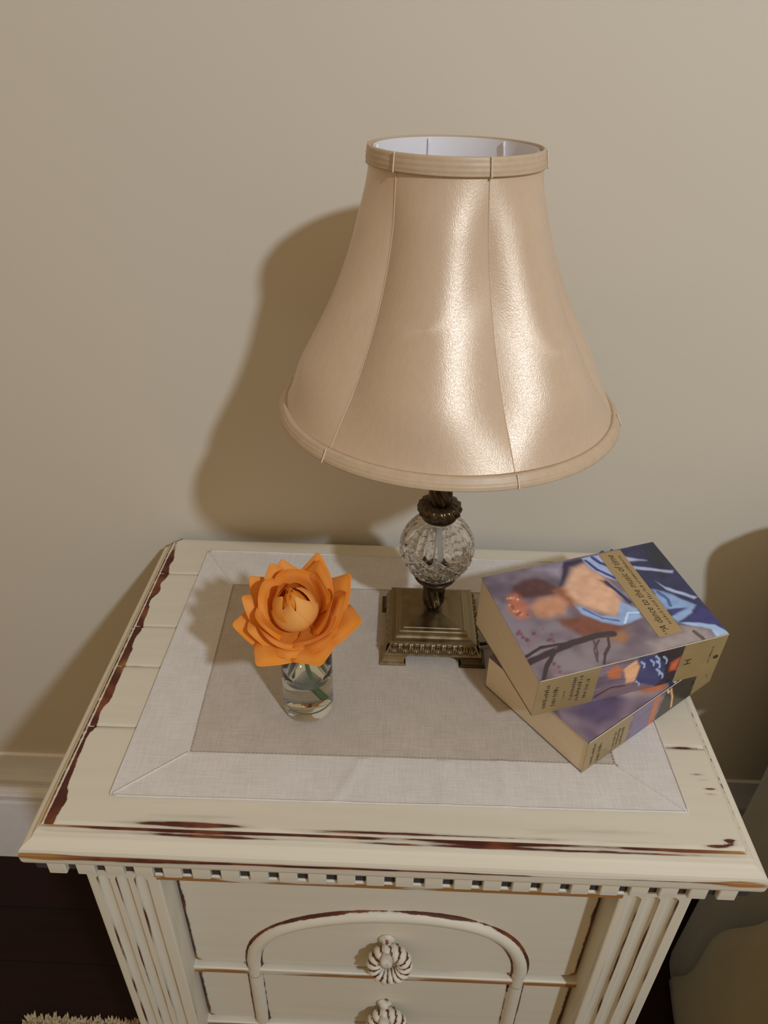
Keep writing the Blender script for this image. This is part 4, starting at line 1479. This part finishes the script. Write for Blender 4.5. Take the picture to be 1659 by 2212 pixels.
# brown coverlet laid over the bed, its edge falling slantwise down the side
def coverlet():
    nu, nv = 60, 46

    def fcv(U, Vv):
        # V: from the middle of the bed over the edge down to the floor
        s = Vv * (0.60 + 0.62)
        over = np.clip(s - 0.60, 0, None)
        xtop = BX0 - 0.016 + (0.60 - s)
        ang = np.clip(over / 0.05, 0, 1)
        x = np.where(s < 0.60, xtop, BX0 - 0.016 - 0.014 * np.sin(ang * PI / 2))
        z = np.where(s < 0.60, BZ + 0.018, BZ + 0.018 - over)
        edge = -0.330 + np.clip(over / 0.60, 0, 1) * 0.148 + 0.010 * np.sin(over * 22)   # slanting hem towards the head
        y = edge + (BY0 + 0.25 - edge) * U
        x = x - 0.008 * np.clip(over / .5, 0, 1) * np.sin(y * 22 + 2 * over)
        return np.stack([x, y, np.maximum(z, -ZT + 0.004)], 1)
    return grid(nu, nv, fcv)


P, F = coverlet()
cv = mk('coverlet', P - np.array([0.7, -1.0, -ZT]), F, fabric('brown_wool', (0.36, 0.29, 0.16), (0.45, 0.365, 0.21), 40), smooth=True)
md = cv.modifiers.new('thickness', 'SOLIDIFY'); md.thickness = 0.008; md.offset = 1
tag(cv, 'brown coverlet with a slanting edge draped over the side of the bed', 'blanket').location = (0.7, -1.0, 0)


def pillow():  # mostly out of view; outline shaped to throw the shadow on the wall
    out = np.array([(0.478, -0.148), (0.476, -0.06), (0.473, 0.03), (0.462, 0.085), (0.462, 0.112), (0.478, 0.132), (0.523, 0.147), (0.62, 0.158), (0.80, 0.165), (0.98, 0.160), (1.08, 0.145), (1.12, 0.10), (1.11, -0.02), (1.10, -0.10), (1.08, -0.148), (0.95, -0.150), (0.75, -0.150), (0.62, -0.150)])
    ring = catmull(np.concatenate([out, out[:1]]), 5)[:-1]
    c = np.array([0.80, 0.01])
    V, F = [], []
    n = len(ring)
    L = [(1.0, 0.0), (0.96, 0.020), (0.86, 0.042), (0.68, 0.060), (0.4, 0.070), (0.05, 0.073)]
    lv = [(a, -b) for a, b in L[::-1]] + L[1:]
    for a, b in lv:
        q = c + (ring - c) * a
        V.append(np.stack([q[:, 0], np.full(n, b - 0.118), q[:, 1]], 1))
    for i in range(len(lv) - 1):
        for j in range(n):
            F.append((i * n + j, i * n + (j + 1) % n, (i + 1) * n + (j + 1) % n, (i + 1) * n + j))
    F += [tuple(range(n))[::-1], tuple(range((len(lv) - 1) * n, len(lv) * n))]
    V = np.concatenate(V)
    V[:, 2] = np.maximum(V[:, 2], BZ + 0.003)
    return V, F


v, f = pillow()
tag(mk('pillow', v - np.array([0.8, -0.12, -ZT]), f, fabric('ivory_pillowcase', (0.62, 0.57, 0.47), (0.68, 0.63, 0.53)), smooth=True),
    'plump ivory pillow propped against the wall on the bed, shaped to shadow the wall', 'pillow').location = (0.8, -0.12, 0)

# ------------------------------------------------------------------ rug on the floor
rug = thing('rug', 'cream shaggy rug on the dark floor by the nightstand', 'rug', (-0.42, -0.9, 0.0))
RGO = np.array([-0.42, -0.9, 0])
RX0, RX1, RY0, RY1 = -0.562, -0.283, -1.6, -0.268
RUGM = simple('cream_wool', (0.52, 0.43, 0.27), 0.95, var=0.25, scale=220, spec=0.1)


def frug(U, Vv):
    x = RX0 + (RX1 - RX0) * U; y = RY0 + (RY1 - RY0) * Vv
    e = np.minimum(np.minimum(x - RX0, RX1 - x), np.minimum(y - RY0, RY1 - y))
    return np.stack([x, y, 0.011 * smooth01(e, -0.001, 0.012) + 0.002 * n2(x * 90, y * 90)], 1)


P, F = grid(50, 200, frug)
mk('rug_backing', P - RGO, F, RUGM, rug, smooth=True)
parts = []
rr = random.Random(5)
for i in range(2600):
    if i < 700:
        x, y = rr.uniform(RX0, RX1), RY1 - rr.uniform(0, 0.02)
    elif i < 1100:
        x, y = RX0 + rr.uniform(0, 0.015), rr.uniform(-0.6, RY1)
    else:
        x, y = rr.uniform(RX0, RX1), RY1 - rr.uniform(0, 0.22)
    h = rr.uniform(0.009, 0.015)
    a = rr.uniform(0, 2 * PI)
    dx, dy = 0.008 * math.cos(a), 0.008 * math.sin(a) + (0.004 if y > RY1 - 0.02 else 0)
    wv = 0.0032
    parts.append((np.array([(x - wv, y, 0.004), (x + wv, y, 0.004), (x, y + wv, 0.004), (x + dx * .6 - wv * .7, y + dy * .6, h * .7), (x + dx * .6 + wv * .7, y + dy * .6, h * .7), (x + dx * .6, y + dy * .6 + wv * .7, h * .7), (x + dx, y + dy, h)]),
                  [(0, 1, 4, 3), (1, 2, 5, 4), (2, 0, 3, 5), (3, 4, 6), (4, 5, 6), (5, 3, 6)]))
v, f = join(*parts)
po = mk('pile', v - RGO, f, RUGM, rug)
po['kind'] = 'stuff'
